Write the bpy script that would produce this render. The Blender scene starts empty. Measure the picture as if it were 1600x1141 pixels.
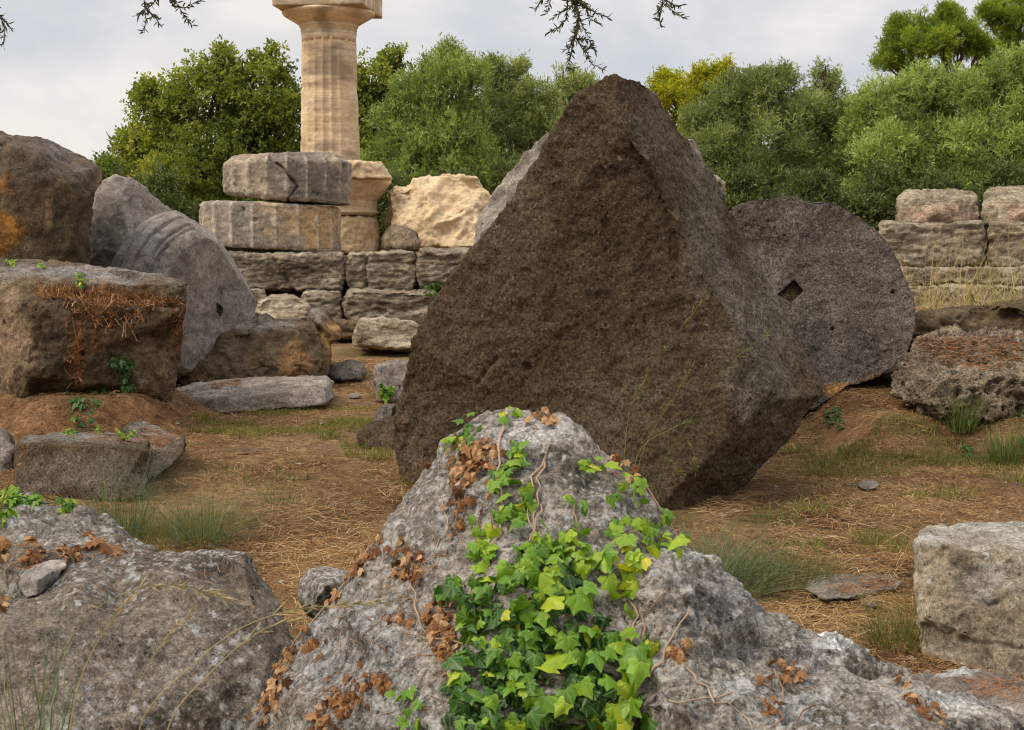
import bpy, bmesh, math, random
import numpy as np
from mathutils import Vector, Matrix
from mathutils.geometry import delaunay_2d_cdt
from mathutils.bvhtree import BVHTree

random.seed(7)
RNG = np.random.default_rng(7)
SC = bpy.context.scene
COL = SC.collection

# ------------------------------------------------------------------ camera
CAM_H = 1.6
F = 2200.0                      # focal length in pixels of the 1600 px wide photograph
HORIZON = 385.0
PITCH = math.atan((570.5 - HORIZON) / F)
cam_d = bpy.data.cameras.new('camera')
cam = bpy.data.objects.new('camera', cam_d)
COL.objects.link(cam)
cam_d.sensor_width = 36.0
cam_d.lens = F / 1600.0 * 36.0
cam_d.clip_start = 0.05
cam_d.clip_end = 5000
cam.location = (0, 0, CAM_H)
cam.rotation_euler = (math.pi / 2 - PITCH, 0, 0)
cam_d.dof.use_dof = True
cam_d.dof.focus_distance = 9.0
cam_d.dof.aperture_fstop = 18.0
SC.camera = cam

# ------------------------------------------------------------------ exposure, world, sun
SC.view_settings.view_transform = 'Standard'
SC.view_settings.look = 'None'
SC.view_settings.gamma = 1.0
SC.view_settings.exposure = 0.0
SC.cycles.max_bounces = 6
SC.cycles.transparent_max_bounces = 6
SC.cycles.use_denoising = True
SC.cycles.filter_width = 1.1

SUN_EL, SUN_AZ = math.radians(48), math.radians(-118)     # azimuth from +Y, clockwise
sun_dir = Vector((math.sin(SUN_AZ) * math.cos(SUN_EL), math.cos(SUN_AZ) * math.cos(SUN_EL), math.sin(SUN_EL)))
sl = bpy.data.lights.new('sun', 'SUN')
sl.energy = 2.6
sl.angle = math.radians(24)
sl.color = (1.0, 0.91, 0.76)
so = bpy.data.objects.new('sun', sl)
so.rotation_euler = sun_dir.to_track_quat('Z', 'Y').to_euler()
COL.objects.link(so)

W = bpy.data.worlds.new('World')
SC.world = W
W.use_nodes = True
wt = W.node_tree
wt.nodes.clear()


class NT:
    """small node-tree writer"""
    def __init__(s, t):
        s.t = t

    def n(s, typ, ins=None, **kw):
        nd = s.t.nodes.new(typ)
        for k, v in kw.items():
            setattr(nd, k, v)
        for k, v in (ins or {}).items():
            sock = nd.inputs[k]
            if hasattr(v, 'is_output'):
                s.t.links.new(v, sock)
            else:
                sock.default_value = v
        return nd

    def math(s, op, a, b=0.0, clamp=False):
        nd = s.n('ShaderNodeMath', {0: a, 1: b}, operation=op)
        nd.use_clamp = clamp
        return nd.outputs[0]

    def mix(s, f, a, b, mode='MIX'):
        nd = s.t.nodes.new('ShaderNodeMix')
        nd.data_type = 'RGBA'
        nd.blend_type = mode
        for i, v in ((0, f), (6, a), (7, b)):
            if hasattr(v, 'is_output'):
                s.t.links.new(v, nd.inputs[i])
            else:
                if i and len(v) == 3:
                    v = (*v, 1)
                nd.inputs[i].default_value = v
        return nd.outputs[2]

    def ramp(s, fac, stops, interp='LINEAR'):
        nd = s.t.nodes.new('ShaderNodeValToRGB')
        nd.color_ramp.interpolation = interp
        el = nd.color_ramp.elements
        while len(el) < len(stops):
            el.new(0.5)
        for e, (p, c) in zip(el, stops):
            e.position = p
            e.color = (*c, 1) if not isinstance(c, (int, float)) else (c, c, c, 1)
        s.t.links.new(fac, nd.inputs[0])
        return nd.outputs[0]

    def step(s, fac, lo, hi):
        nd = s.n('ShaderNodeMapRange', {0: fac, 1: lo, 2: hi, 3: 0.0, 4: 1.0})
        nd.interpolation_type = 'SMOOTHSTEP'
        return nd.outputs[0]

    def noise(s, vec, scale, detail=4, rough=0.55, dist=0.0):
        return s.n('ShaderNodeTexNoise', {'Vector': vec, 'Scale': scale, 'Detail': detail, 'Roughness': rough, 'Distortion': dist}).outputs[0]


w = NT(wt)
sky = w.n('ShaderNodeTexSky', sky_type='NISHITA', sun_disc=False)
sky.sun_elevation = SUN_EL
sky.sun_rotation = SUN_AZ
sky.air_density = 1.2
sky.dust_density = 3.0
tc = w.n('ShaderNodeTexCoord')
vz = w.n('ShaderNodeSeparateXYZ', {0: tc.outputs['Generated']}).outputs[2]
mp = w.n('ShaderNodeMapping', {0: tc.outputs['Generated'], 'Scale': (1.0, 1.0, 2.2), 'Location': (0.35, 0.1, 0.2)})
c1 = w.noise(mp.outputs[0], 3.6, 7, 0.5, 0.5)
c2 = w.noise(mp.outputs[0], 12.0, 6, 0.55, 0.2)
cl = w.math('ADD', w.math('MULTIPLY', c1, 0.8), w.math('MULTIPLY', c2, 0.2))
# overcast sheet: blue-grey thin parts, warm white thicker parts; brighter towards the zenith
cloudcol = w.ramp(cl, [(0.40, (0.64, 0.68, 0.73)), (0.47, (0.715, 0.74, 0.78)), (0.53, (0.81, 0.80, 0.805)), (0.60, (0.96, 0.90, 0.86))])
up = w.math('MULTIPLY_ADD', w.step(vz, 0.15, 0.95), 0.85)
up.node.inputs[2].default_value = 1.0
skys = w.mix(1.0, sky.outputs[0], (0.1, 0.1, 0.1), 'MULTIPLY')
lit = w.n('ShaderNodeVectorMath', {0: cloudcol, 3: up}, operation='SCALE').outputs[0]
col = w.mix(0.92, skys, lit)
bg = w.n('ShaderNodeBackground', {0: col, 1: 1.0})
wo = w.n('ShaderNodeOutputWorld', {0: bg.outputs[0]})

# ------------------------------------------------------------------ pixel <-> world
CP, SP = math.cos(PITCH), math.sin(PITCH)


def ray(px, py):
    x = (px - 800.0) / F
    y = (570.5 - py) / F
    return Vector((x, CP + y * SP, -SP + y * CP))


def P(px, py, d):
    """world point seen at photograph pixel (px, py) at distance d along +Y"""
    r = ray(px, py)
    return Vector((r.x / r.y * d, d, CAM_H + r.z / r.y * d))


def proj(v):
    """(N,3) world -> (N,2) photograph pixels"""
    x, y, z = v[:, 0], v[:, 1], v[:, 2] - CAM_H
    depth = y * CP - z * SP
    upc = y * SP + z * CP
    depth = np.maximum(depth, 1e-3)
    return np.stack([800 + F * x / depth, 570.5 - F * upc / depth], 1)


# ------------------------------------------------------------------ noise on arrays
def _h(ix, iy, iz, seed):
    h = (ix.astype(np.int64) * 374761393 + iy.astype(np.int64) * 668265263 + iz.astype(np.int64) * 2147483647 + seed * 1274126177) & 0xffffffff
    h = ((h ^ (h >> 13)) * 1274126177) & 0xffffffff
    h = ((h ^ (h >> 16)) * 2246822519) & 0xffffffff
    return ((h ^ (h >> 15)) & 0xffffff) / float(0xffffff)


def vnoise(p, seed=0):
    i = np.floor(p).astype(np.int64)
    f = p - i
    f = f * f * f * (f * (f * 6 - 15) + 10)
    out = np.zeros(len(p))
    for a in (0, 1):
        for b in (0, 1):
            for c in (0, 1):
                wgt = (f[:, 0] if a else 1 - f[:, 0]) * (f[:, 1] if b else 1 - f[:, 1]) * (f[:, 2] if c else 1 - f[:, 2])
                out += wgt * _h(i[:, 0] + a, i[:, 1] + b, i[:, 2] + c, seed)
    return out * 2 - 1


ROT = np.array(Matrix.Rotation(0.7, 3, Vector((1, 2, 3)).normalized()))


def fbm(p, octs=4, seed=0, gain=0.5):
    s, a, out = p.copy(), 1.0, np.zeros(len(p))
    for k in range(octs):
        out += a * vnoise(s, seed + k)
        s = s @ ROT * 2.03
        a *= gain
    return out


def worley(p, seed=0):
    i = np.floor(p).astype(np.int64)
    best = np.full(len(p), 9.0)
    rnd = np.zeros(len(p))
    for a in (-1, 0, 1):
        for b in (-1, 0, 1):
            for c in (-1, 0, 1):
                jx, jy, jz = i[:, 0] + a, i[:, 1] + b, i[:, 2] + c
                q = np.stack([jx + _h(jx, jy, jz, seed), jy + _h(jx, jy, jz, seed + 11), jz + _h(jx, jy, jz, seed + 23)], 1)
                d = ((q - p) ** 2).sum(1)
                m = d < best
                best = np.where(m, d, best)
                rnd = np.where(m, _h(jx, jy, jz, seed + 37), rnd)
    return np.sqrt(best), rnd


# ------------------------------------------------------------------ mesh helpers
def mk_mesh(name, V, Fc, smooth=False, attrs=None):
    """V (N,3), Fc (M,k) array, or a list of such arrays"""
    me = bpy.data.meshes.new(name)
    V = np.asarray(V, dtype=np.float32)
    Fl = [np.asarray(a, dtype=np.int32) for a in (Fc if isinstance(Fc, list) else [Fc]) if len(a)]
    me.vertices.add(len(V))
    me.vertices.foreach_set('co', V.ravel())
    nl = sum(a.size for a in Fl)
    nf = sum(len(a) for a in Fl)
    me.loops.add(nl)
    me.loops.foreach_set('vertex_index', np.concatenate([a.ravel() for a in Fl]))
    me.polygons.add(nf)
    starts, o = [], 0
    for a in Fl:
        starts.append(o + np.arange(len(a)) * a.shape[1])
        o += a.size
    me.polygons.foreach_set('loop_start', np.concatenate(starts).astype(np.int32))
    me.polygons.foreach_set('use_smooth', np.full(nf, smooth))
    me.update(calc_edges=True)
    me.validate()
    for k, v in (attrs or {}).items():
        v = np.asarray(v, dtype=np.float32)
        if v.ndim == 1:
            at = me.attributes.new(k, 'FLOAT', 'POINT')
            at.data.foreach_set('value', v)
        else:
            at = me.attributes.new(k, 'FLOAT_COLOR', 'POINT')
            at.data.foreach_set('color', v.ravel())
    return me


def getco(me):
    a = np.empty(len(me.vertices) * 3, dtype=np.float32)
    me.vertices.foreach_get('co', a)
    return a.reshape(-1, 3).astype(np.float64)


def link(name, me, mat=None, parent=None, origin=None):
    o = bpy.data.objects.new(name, me)
    COL.objects.link(o)
    if mat is not None:
        me.materials.append(mat)
    if origin is None and parent is None:
        c = getco(me)
        origin = Vector((float(c[:, 0].mean()), float(c[:, 1].mean()), float(c[:, 2].min())))
    if parent is not None:
        origin = parent.location.copy()
        o.parent = parent
    if origin is not None:
        me.transform(Matrix.Translation(-Vector(origin)))
        if parent is None:
            o.location = origin
    return o


def tag(o, label=None, cat=None, group=None, kind=None):
    if label:
        o['label'] = label
    if cat:
        o['category'] = cat
    if group:
        o['group'] = group
    if kind:
        o['kind'] = kind
    return o


def empty(name, loc, label, cat, group=None):
    o = bpy.data.objects.new(name, None)
    COL.objects.link(o)
    o.location = loc
    return tag(o, label, cat, group)


def voxelise(V, Fc, voxel, smooth):
    """closed rough solid -> even mesh with worn edges"""
    me = bpy.data.meshes.new('tmp')
    me.from_pydata([tuple(v) for v in V], [], Fc)
    o = bpy.data.objects.new('tmp', me)
    COL.objects.link(o)
    m = o.modifiers.new('r', 'REMESH')
    m.mode = 'VOXEL'
    m.voxel_size = voxel
    if smooth:
        m = o.modifiers.new('s', 'SMOOTH')
        m.factor = 0.5
        m.iterations = smooth
    bpy.context.view_layer.update()
    ev = o.evaluated_get(bpy.context.evaluated_depsgraph_get())
    out = bpy.data.meshes.new_from_object(ev)
    bpy.data.objects.remove(o)
    bpy.data.meshes.remove(me)
    return out


def vnormals(me):
    a = np.empty(len(me.vertices) * 3, dtype=np.float32)
    me.vertex_normals.foreach_get('vector', a)
    return a.reshape(-1, 3).astype(np.float64)


def inpoly(xy, poly):
    x, y = xy[:, 0], xy[:, 1]
    c = np.zeros(len(xy), dtype=bool)
    j = len(poly) - 1
    for i in range(len(poly)):
        xi, yi = poly[i]
        xj, yj = poly[j]
        c ^= ((yi > y) != (yj > y)) & (x < (xj - xi) * (y - yi) / (yj - yi + 1e-9) + xi)
        j = i
    return c


def weather(me, disp, pits, seed, strat=1.0, holes=(), stains=(), cracks=(), arris=None, cells=()):
    """real relief on a stone: layered noise, solution pits, cut holes; stains as a vertex colour"""
    co = getco(me)
    nr = vnormals(me)
    q = co * np.array([1, 1, strat])
    d = np.zeros(len(co))
    for k, (fr, amp, oc) in enumerate(disp):
        n = fbm(q * fr, oc, seed * 13 + k * 7)
        if k == 1:
            n = 0.35 - np.abs(n) * 1.3
        d += amp * n
    for fr, amp in cells:
        f1, _r = worley(q * fr + 0.35 * np.stack([fbm(q * fr * 0.8, 2, seed + 41), fbm(q * fr * 0.8, 2, seed + 42), fbm(q * fr * 0.8, 2, seed + 43)], 1), seed + 8)
        d += amp * (np.minimum(f1, 0.8) - 0.5) * np.clip(0.6 + 1.2 * vnoise(q * 1.7, seed + 9), 0.1, 1.4)
    for k, (fr, rad, depth, dens) in enumerate(pits):
        f1, rnd = worley(q * fr + 0.15 * fbm(q * fr * 0.7, 2, seed)[:, None], seed * 5 + k)
        rr = rad * (0.5 + rnd)
        m = np.clip(1 - f1 / rr, 0, 1)
        on = (rnd < dens) * np.clip(0.6 + 0.9 * vnoise(q * fr * 0.12, seed + 3), 0, 1)
        d -= depth * np.minimum(1, m * 2.2) * on
    for poly, depth, wid in cracks:
        xy = proj(co)
        dist = np.full(len(co), 1e9)
        for (ax, ay), (bx, by) in zip(poly[:-1], poly[1:]):
            ab = np.array([bx - ax, by - ay])
            t = np.clip(((xy - [ax, ay]) @ ab) / (ab @ ab), 0, 1)
            dist = np.minimum(dist, np.hypot(xy[:, 0] - ax - t * ab[0], xy[:, 1] - ay - t * ab[1]))
        front = nr[:, 1] < 0.1
        dist += 1.5 * vnoise(q * 14, seed)
        d -= depth * np.clip(1 - dist / wid, 0, 1) * front
    co2 = co + nr * d[:, None]
    if holes:
        xy = proj(co)
        for poly, back in holes:
            m = inpoly(xy, poly) & (nr[:, 1] < 0.0)
            co2[m] += np.array(back)
    me.vertices.foreach_set('co', co2.astype(np.float32).ravel())
    st = np.zeros((len(co), 4), dtype=np.float32)
    if stains:
        xy = proj(co)
        wn = fbm(co * 4.0, 4, seed + 90) * 0.55
        for (cx, cy, rx, ry, c, a) in stains:
            r = np.sqrt(((xy[:, 0] - cx) / rx) ** 2 + ((xy[:, 1] - cy) / ry) ** 2)
            t = np.clip((1.15 - r + wn) * 1.8, 0, 1) * a
            inv = 1 - t
            st[:, :3] = st[:, :3] * inv[:, None] * (st[:, 3:4] > 0) + np.array(c)[None] * np.where(st[:, 3:4] > 0, t[:, None], 1.0)
            st[:, 3] = 1 - (1 - st[:, 3]) * inv
    if arris:                      # dark tint differs from flute to flute, worn pale along the sharp edges
        ax_, ay_, nf_, ph_, cpale, cdark = arris
        an = np.arctan2(co[:, 1] - ay_, co[:, 0] - ax_)
        u_ = ((an / (2 * np.pi)) % 1.0) * nf_ + ph_
        pw = np.abs((u_ + 0.5) % 1.0 - 0.5)
        fid = np.floor(u_)
        rr_ = _h(fid, fid * 0 + 3, fid * 0 + seed, 5)
        wn2 = fbm(co * 5.0, 4, seed + 70)
        e = np.clip((0.10 - pw) * 14 + wn2 * 0.8, 0, 1) * 0.8
        dk = np.clip((rr_ - 0.45) * 1.5 + wn2 * 0.5, 0, 0.75) * (st[:, 3] < 0.3)
        st[:, :3] = np.where(dk[:, None] > 0.05, np.array(cdark)[None], st[:, :3])
        st[:, 3] = np.maximum(st[:, 3], dk)
        st[:, :3] = st[:, :3] * (1 - e[:, None]) + np.array(cpale)[None] * e[:, None]
        st[:, 3] = np.maximum(st[:, 3], e)
    at = me.attributes.new('stain', 'FLOAT_COLOR', 'POINT')
    at.data.foreach_set('color', st.ravel())
    n = len(me.polygons)
    me.polygons.foreach_set('use_smooth', np.ones(n, dtype=bool))
    me.update()


DEF_DISP = [(1.1, 0.05, 3), (3.6, 0.03, 3), (14, 0.010, 3)]
ROCKS = []


def rock(name, label, cat, outline, inner=(), edges=(), thick=0.6, bs=0.8, voxel=0.02, smooth=3, disp=None, pits=(),
         mat=None, bevel=None, holes=(), stains=(), strat=1.0, group=None, seed=None, cracks=(), parent=None, dd=0.0, dback=None, cells=()):
    """A stone from its outline (photo px, px, metres away), points on its facing side, and a back side further away.
    The result is a closed solid with its own thickness."""
    seed = seed if seed is not None else len(ROCKS) * 3 + 5
    pts = [(a, b, c + dd) for a, b, c in outline]
    n = len(pts)
    cx = sum(p[0] for p in pts) / n
    cy = sum(p[1] for p in pts) / n
    inn = [(a, b, c + dd) for a, b, c in inner]
    if bevel:
        s, e = bevel
        inn = [(cx + (a - cx) * s, cy + (b - cy) * s, c) for a, b, c in pts] + inn
        pts = [(a, b, c + e) for a, b, c in pts]
    allp = pts + inn
    v2 = [Vector((a / 100.0, b / 100.0)) for a, b, _ in allp]
    ed = [(i, (i + 1) % n) for i in range(n)] + list(edges)
    if bevel:
        ed += [(n + i, n + (i + 1) % n) for i in range(n)]
    r = delaunay_2d_cdt(v2, ed, [], 1, 1e-5)
    vo, fo, ov = r[0], r[2], r[3]
    front, idx = [], []
    for k, v in enumerate(vo):
        if ov[k]:
            j = ov[k][0]
            front.append(P(*allp[j]))
            idx.append(j)
        else:
            a, b = v.x * 100, v.y * 100
            ws = [(1 / (1 + (a - p[0]) ** 2 + (b - p[1]) ** 2), p[2]) for p in allp]
            dv = sum(q * z for q, z in ws) / sum(q for q, z in ws)
            front.append(P(a, b, dv))
            idx.append(-1)
    dmax = dback if dback is not None else max(p[2] for p in pts) + thick
    V = list(front)
    ring = [idx.index(i) for i in range(n)]
    bk = {}
    for i in ring:
        j = idx[i]
        a, b, _ = allp[j]
        q = P(cx + (a - cx) * bs, cy + (b - cy) * bs, dmax)
        if front[i].z < 0.3:
            q.z = min(q.z, front[i].z)
        bk[i] = len(V)
        V.append(q)
    Fc = [tuple(f) for f in fo]
    for k in range(n):
        a, b = ring[k], ring[(k + 1) % n]
        Fc.append((a, b, bk[b], bk[a]))
    c0 = len(V)
    V.append(sum((V[bk[i]] for i in ring), Vector()) / n + Vector((0, 0.1 * thick, 0)))
    for k in range(n):
        Fc.append((bk[ring[k]], bk[ring[(k + 1) % n]], c0))
    me = voxelise(V, Fc, voxel, smooth)
    weather(me, DEF_DISP if disp is None else disp, pits, seed, strat, holes, stains, cracks, None, cells)
    me.name = name
    o = link(name, me, mat, parent)
    if parent is None:
        tag(o, label, cat, group)
    ROCKS.append(o)
    return o


def solid(V, Fc, name, mat, voxel, smooth, disp, pits=(), seed=1, strat=1.0, parent=None, **kw):
    me = voxelise(V, Fc, voxel, smooth)
    weather(me, disp, pits, seed, strat, **kw)
    me.name = name
    o = link(name, me, mat, parent)
    ROCKS.append(o)
    return o


def rrect(x0, y0, x1, y1, d, cut=6, jit=2.0, seed=0, slope=0.0, n=3):
    """rounded, slightly uneven block outline"""
    rg = random.Random(seed)
    j = lambda: rg.uniform(-jit, jit)
    pts = []
    for a in range(n + 1):
        t = a / n
        pts.append((x0 + cut + (x1 - x0 - 2 * cut) * t, y0 + j() + slope * t * (x1 - x0), d))
    for a in range(2):
        t = (a + 0.5) / 2
        pts.append((x1 + j(), y0 + cut + (y1 - y0 - 2 * cut) * t + slope * (x1 - x0), d))
    for a in range(n + 1):
        t = 1 - a / n
        pts.append((x0 + cut + (x1 - x0 - 2 * cut) * t, y1 + j() + slope * t * (x1 - x0), d))
    for a in range(2):
        t = 1 - (a + 0.5) / 2
        pts.append((x0 + j(), y0 + cut + (y1 - y0 - 2 * cut) * t, d))
    return pts


# ------------------------------------------------------------------ materials
def stone(name, cols, big=1.0, grain_shade=0.35, lichen=None, pit=None, bump=0.6, strat=1.0, mottle=0.45, stripes=0.0, scale=1.0, stain=True, rust=None):
    m = bpy.data.materials.new(name)
    m.use_nodes = True
    t = m.node_tree
    t.nodes.clear()
    k = NT(t)
    tcn = k.n('ShaderNodeTexCoord')
    oi = k.n('ShaderNodeObjectInfo')
    off = k.math('MULTIPLY', oi.outputs['Random'], 37.0)
    vec = k.n('ShaderNodeVectorMath', {0: tcn.outputs['Object'], 1: off}, operation='ADD').outputs[0]
    sv = k.n('ShaderNodeMapping', {0: vec, 'Scale': (scale, scale, scale * strat)}).outputs[0]
    n1 = k.noise(sv, big, 7, 0.66, 0.2)
    n2 = k.noise(sv, 6.0, 9, 0.78)
    n3 = k.noise(vec, 52.0, 6, 0.8)
    n4 = k.noise(vec, 150.0, 3, 0.7)
    rng_ = lambda f, lo, hi, amp: k.n('ShaderNodeMapRange', {0: f, 1: lo, 2: hi, 3: 1 - amp, 4: 1 + amp}).outputs[0]
    base = k.ramp(n1, [(0.32 + 0.34 * i / max(1, len(cols) - 1), (c[0] * 1.06, c[1] * 1.0, c[2] * 0.92)) for i, c in enumerate(cols)])
    mot = rng_(n2, 0.37, 0.63, mottle)
    gr = rng_(n3, 0.41, 0.59, grain_shade)  # speckle: stone grain plus fine crevice shade put into the colour
    g2 = rng_(n4, 0.40, 0.60, grain_shade * 0.75)
    f = k.math('MULTIPLY', k.math('MULTIPLY', mot, gr), g2)
    c = k.n('ShaderNodeVectorMath', {0: base, 3: f}, operation='SCALE').outputs[0]
    if stain:
        st = k.n('ShaderNodeAttribute', attribute_name='stain')
        sc = k.n('ShaderNodeVectorMath', {0: st.outputs['Color'], 3: f}, operation='SCALE').outputs[0]
        c = k.mix(k.math('MULTIPLY', st.outputs['Alpha'], rng_(n2, 0.4, 0.6, 0.2)), c, sc)
    h = k.math('ADD', k.math('MULTIPLY', n2, 1.0), k.math('MULTIPLY', n3, 0.42))
    h = k.math('ADD', h, k.math('MULTIPLY', n4, 0.10))
    if rust:
        c = k.mix(k.math('MULTIPLY', k.step(k.noise(vec, 2.2, 8, 0.75, 0.6), 0.56, 0.68), 0.6), c, k.n('ShaderNodeVectorMath', {0: rust, 3: f}, operation='SCALE').outputs[0])
    if stripes:
        wv = k.n('ShaderNodeMapping', {0: vec, 'Scale': (0.5, 0.5, 9.0)}).outputs[0]
        ws = k.noise(wv, 1.6, 6, 0.65, 0.2)
        c = k.n('ShaderNodeVectorMath', {0: c, 3: rng_(ws, 0.3, 0.7, stripes)}, operation='SCALE').outputs[0]
        h = k.math('ADD', h, k.math('MULTIPLY', ws, 1.2))
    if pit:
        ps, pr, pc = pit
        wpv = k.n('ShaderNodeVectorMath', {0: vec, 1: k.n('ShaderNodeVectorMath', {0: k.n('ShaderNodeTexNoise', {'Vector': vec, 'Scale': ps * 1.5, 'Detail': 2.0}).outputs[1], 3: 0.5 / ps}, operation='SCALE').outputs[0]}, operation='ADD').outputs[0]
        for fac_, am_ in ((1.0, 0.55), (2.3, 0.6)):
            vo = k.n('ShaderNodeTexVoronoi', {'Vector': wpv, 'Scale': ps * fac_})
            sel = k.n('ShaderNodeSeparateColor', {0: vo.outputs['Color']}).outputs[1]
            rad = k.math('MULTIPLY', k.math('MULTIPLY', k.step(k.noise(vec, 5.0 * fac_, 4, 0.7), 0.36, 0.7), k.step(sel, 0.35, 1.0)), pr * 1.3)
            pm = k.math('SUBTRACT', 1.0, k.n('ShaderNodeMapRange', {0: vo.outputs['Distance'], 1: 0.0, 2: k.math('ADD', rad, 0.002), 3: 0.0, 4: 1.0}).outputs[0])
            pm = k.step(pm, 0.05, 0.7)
            c = k.mix(k.math('MULTIPLY', pm, am_), c, pc)  # pits darkened in colour, since the bump alone gives them little shade
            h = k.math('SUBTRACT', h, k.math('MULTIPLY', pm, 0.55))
    if lichen:
        for ls, lr, lc, cover in lichen:
            wl = k.n('ShaderNodeVectorMath', {0: vec, 1: k.n('ShaderNodeVectorMath', {0: k.n('ShaderNodeTexNoise', {'Vector': vec, 'Scale': ls * 1.8, 'Detail': 5.0, 'Roughness': 0.7}).outputs[1], 3: 1.3 / ls}, operation='SCALE').outputs[0]}, operation='ADD').outputs[0]
            vl = k.n('ShaderNodeTexVoronoi', {'Vector': wl, 'Scale': ls})
            pr_ = k.n('ShaderNodeSeparateColor', {0: vl.outputs['Color']}).outputs[0]
            patch = k.step(k.noise(vec, 1.9, 5, 0.65), 0.60 - cover * 0.33, 0.72 - cover * 0.25)
            rad = k.math('MULTIPLY', k.math('MULTIPLY', k.math('POWER', pr_, 1.6), lr * 1.3), patch)
            lm = k.math('SUBTRACT', 1.0, k.step(k.math('SUBTRACT', vl.outputs['Distance'], rad), -0.04, 0.10))
            lm = k.math('MULTIPLY', lm, k.step(n3, 0.36, 0.56))
            c = k.mix(k.math('MULTIPLY', lm, 0.8), c, lc)
            h = k.math('ADD', h, k.math('MULTIPLY', lm, 0.10))
    bp = k.n('ShaderNodeBump', {'Strength': bump, 'Distance': 0.035, 'Height': h})
    b = k.n('ShaderNodeBsdfPrincipled', {'Base Color': c, 'Roughness': 0.92, 'Normal': bp.outputs[0]})
    b.inputs['Specular IOR Level'].default_value = 0.15
    k.n('ShaderNodeOutputMaterial', {0: b.outputs[0]})
    return m


PIT_SHADE = (0.018, 0.013, 0.01)  # dark colour standing in for shade inside the pits
WL = (0.44, 0.42, 0.40)
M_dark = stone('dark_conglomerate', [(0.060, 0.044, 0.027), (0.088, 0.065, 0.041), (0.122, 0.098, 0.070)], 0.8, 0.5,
               [(11, 0.20, (0.28, 0.23, 0.185), 0.3), (34, 0.30, (0.22, 0.165, 0.12), 0.8)], (30, 0.55, PIT_SHADE), 0.9, mottle=0.3, rust=(0.10, 0.068, 0.038))
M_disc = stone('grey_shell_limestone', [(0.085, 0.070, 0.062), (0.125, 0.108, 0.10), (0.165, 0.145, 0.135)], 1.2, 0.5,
               [(7, 0.24, (0.42, 0.37, 0.32), 0.35), (34, 0.34, (0.32, 0.28, 0.245), 0.75)], (24, 0.6, PIT_SHADE), 0.9)
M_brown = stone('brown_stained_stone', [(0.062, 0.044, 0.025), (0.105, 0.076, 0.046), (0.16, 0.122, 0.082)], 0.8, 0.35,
                [(14, 0.14, (0.33, 0.29, 0.25), 0.4)], (22, 0.4, PIT_SHADE), 0.9, rust=(0.17, 0.095, 0.042))
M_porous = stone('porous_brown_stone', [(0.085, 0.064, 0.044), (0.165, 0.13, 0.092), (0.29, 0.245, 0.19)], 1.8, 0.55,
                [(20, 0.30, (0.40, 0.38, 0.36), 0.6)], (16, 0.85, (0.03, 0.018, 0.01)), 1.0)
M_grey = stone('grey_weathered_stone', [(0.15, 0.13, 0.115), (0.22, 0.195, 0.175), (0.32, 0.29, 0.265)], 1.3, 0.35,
               [(16, 0.2, (0.40, 0.38, 0.36), 0.5)], (24, 0.4, PIT_SHADE), 0.7)
M_capital = stone('smooth_grey_stone', [(0.16, 0.14, 0.13), (0.24, 0.215, 0.20), (0.30, 0.275, 0.26)], 1.6, 0.25,
                  [(18, 0.15, (0.45, 0.42, 0.38), 0.3)], (20, 0.3, PIT_SHADE), 0.5)
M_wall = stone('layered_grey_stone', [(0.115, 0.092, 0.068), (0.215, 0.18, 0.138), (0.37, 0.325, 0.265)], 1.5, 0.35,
               [(18, 0.2, (0.5, 0.47, 0.43), 0.5)], (16, 0.42, PIT_SHADE), 0.9, 4.0, 0.5)
M_wallw = stone('warm_layered_stone', [(0.17, 0.135, 0.095), (0.28, 0.235, 0.175), (0.41, 0.36, 0.285)], 1.6, 0.35,
                [(18, 0.2, (0.58, 0.54, 0.48), 0.5)], (16, 0.42, (0.04, 0.03, 0.02)), 0.9, 3.5, 0.5)
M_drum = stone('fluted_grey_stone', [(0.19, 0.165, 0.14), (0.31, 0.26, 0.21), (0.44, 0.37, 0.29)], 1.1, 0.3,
               [(14, 0.2, (0.45, 0.42, 0.38), 0.3)], (14, 0.32, PIT_SHADE), 0.7, 1.6, 0.4)
M_cream = stone('cream_limestone', [(0.44, 0.325, 0.195), (0.57, 0.45, 0.30), (0.66, 0.56, 0.42)], 1.0, 0.16,
                None, (12, 0.25, (0.3, 0.18, 0.08)), 0.6, 1.5, 0.22)
M_column = stone('column_limestone', [(0.46, 0.34, 0.215), (0.62, 0.485, 0.33), (0.74, 0.63, 0.48)], 0.7, 0.14,
                 None, None, 0.3, 2.2, 0.16, 0.16)
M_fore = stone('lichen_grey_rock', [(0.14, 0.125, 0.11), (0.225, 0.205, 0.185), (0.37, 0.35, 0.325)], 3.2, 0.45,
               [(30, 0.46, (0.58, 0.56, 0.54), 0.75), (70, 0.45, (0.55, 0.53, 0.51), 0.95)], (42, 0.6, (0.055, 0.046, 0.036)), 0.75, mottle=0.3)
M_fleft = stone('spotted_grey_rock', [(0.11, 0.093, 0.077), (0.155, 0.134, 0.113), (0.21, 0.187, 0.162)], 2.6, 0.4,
                [(30, 0.50, (0.50, 0.49, 0.47), 0.75), (70, 0.42, (0.40, 0.38, 0.355), 0.85)], (55, 0.5, PIT_SHADE), 0.7)
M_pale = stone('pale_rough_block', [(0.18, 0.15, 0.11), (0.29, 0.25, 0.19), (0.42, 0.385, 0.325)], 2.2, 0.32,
               [(20, 0.3, (0.55, 0.54, 0.52), 0.6)], (34, 0.35, (0.05, 0.04, 0.03)), 0.8)


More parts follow.
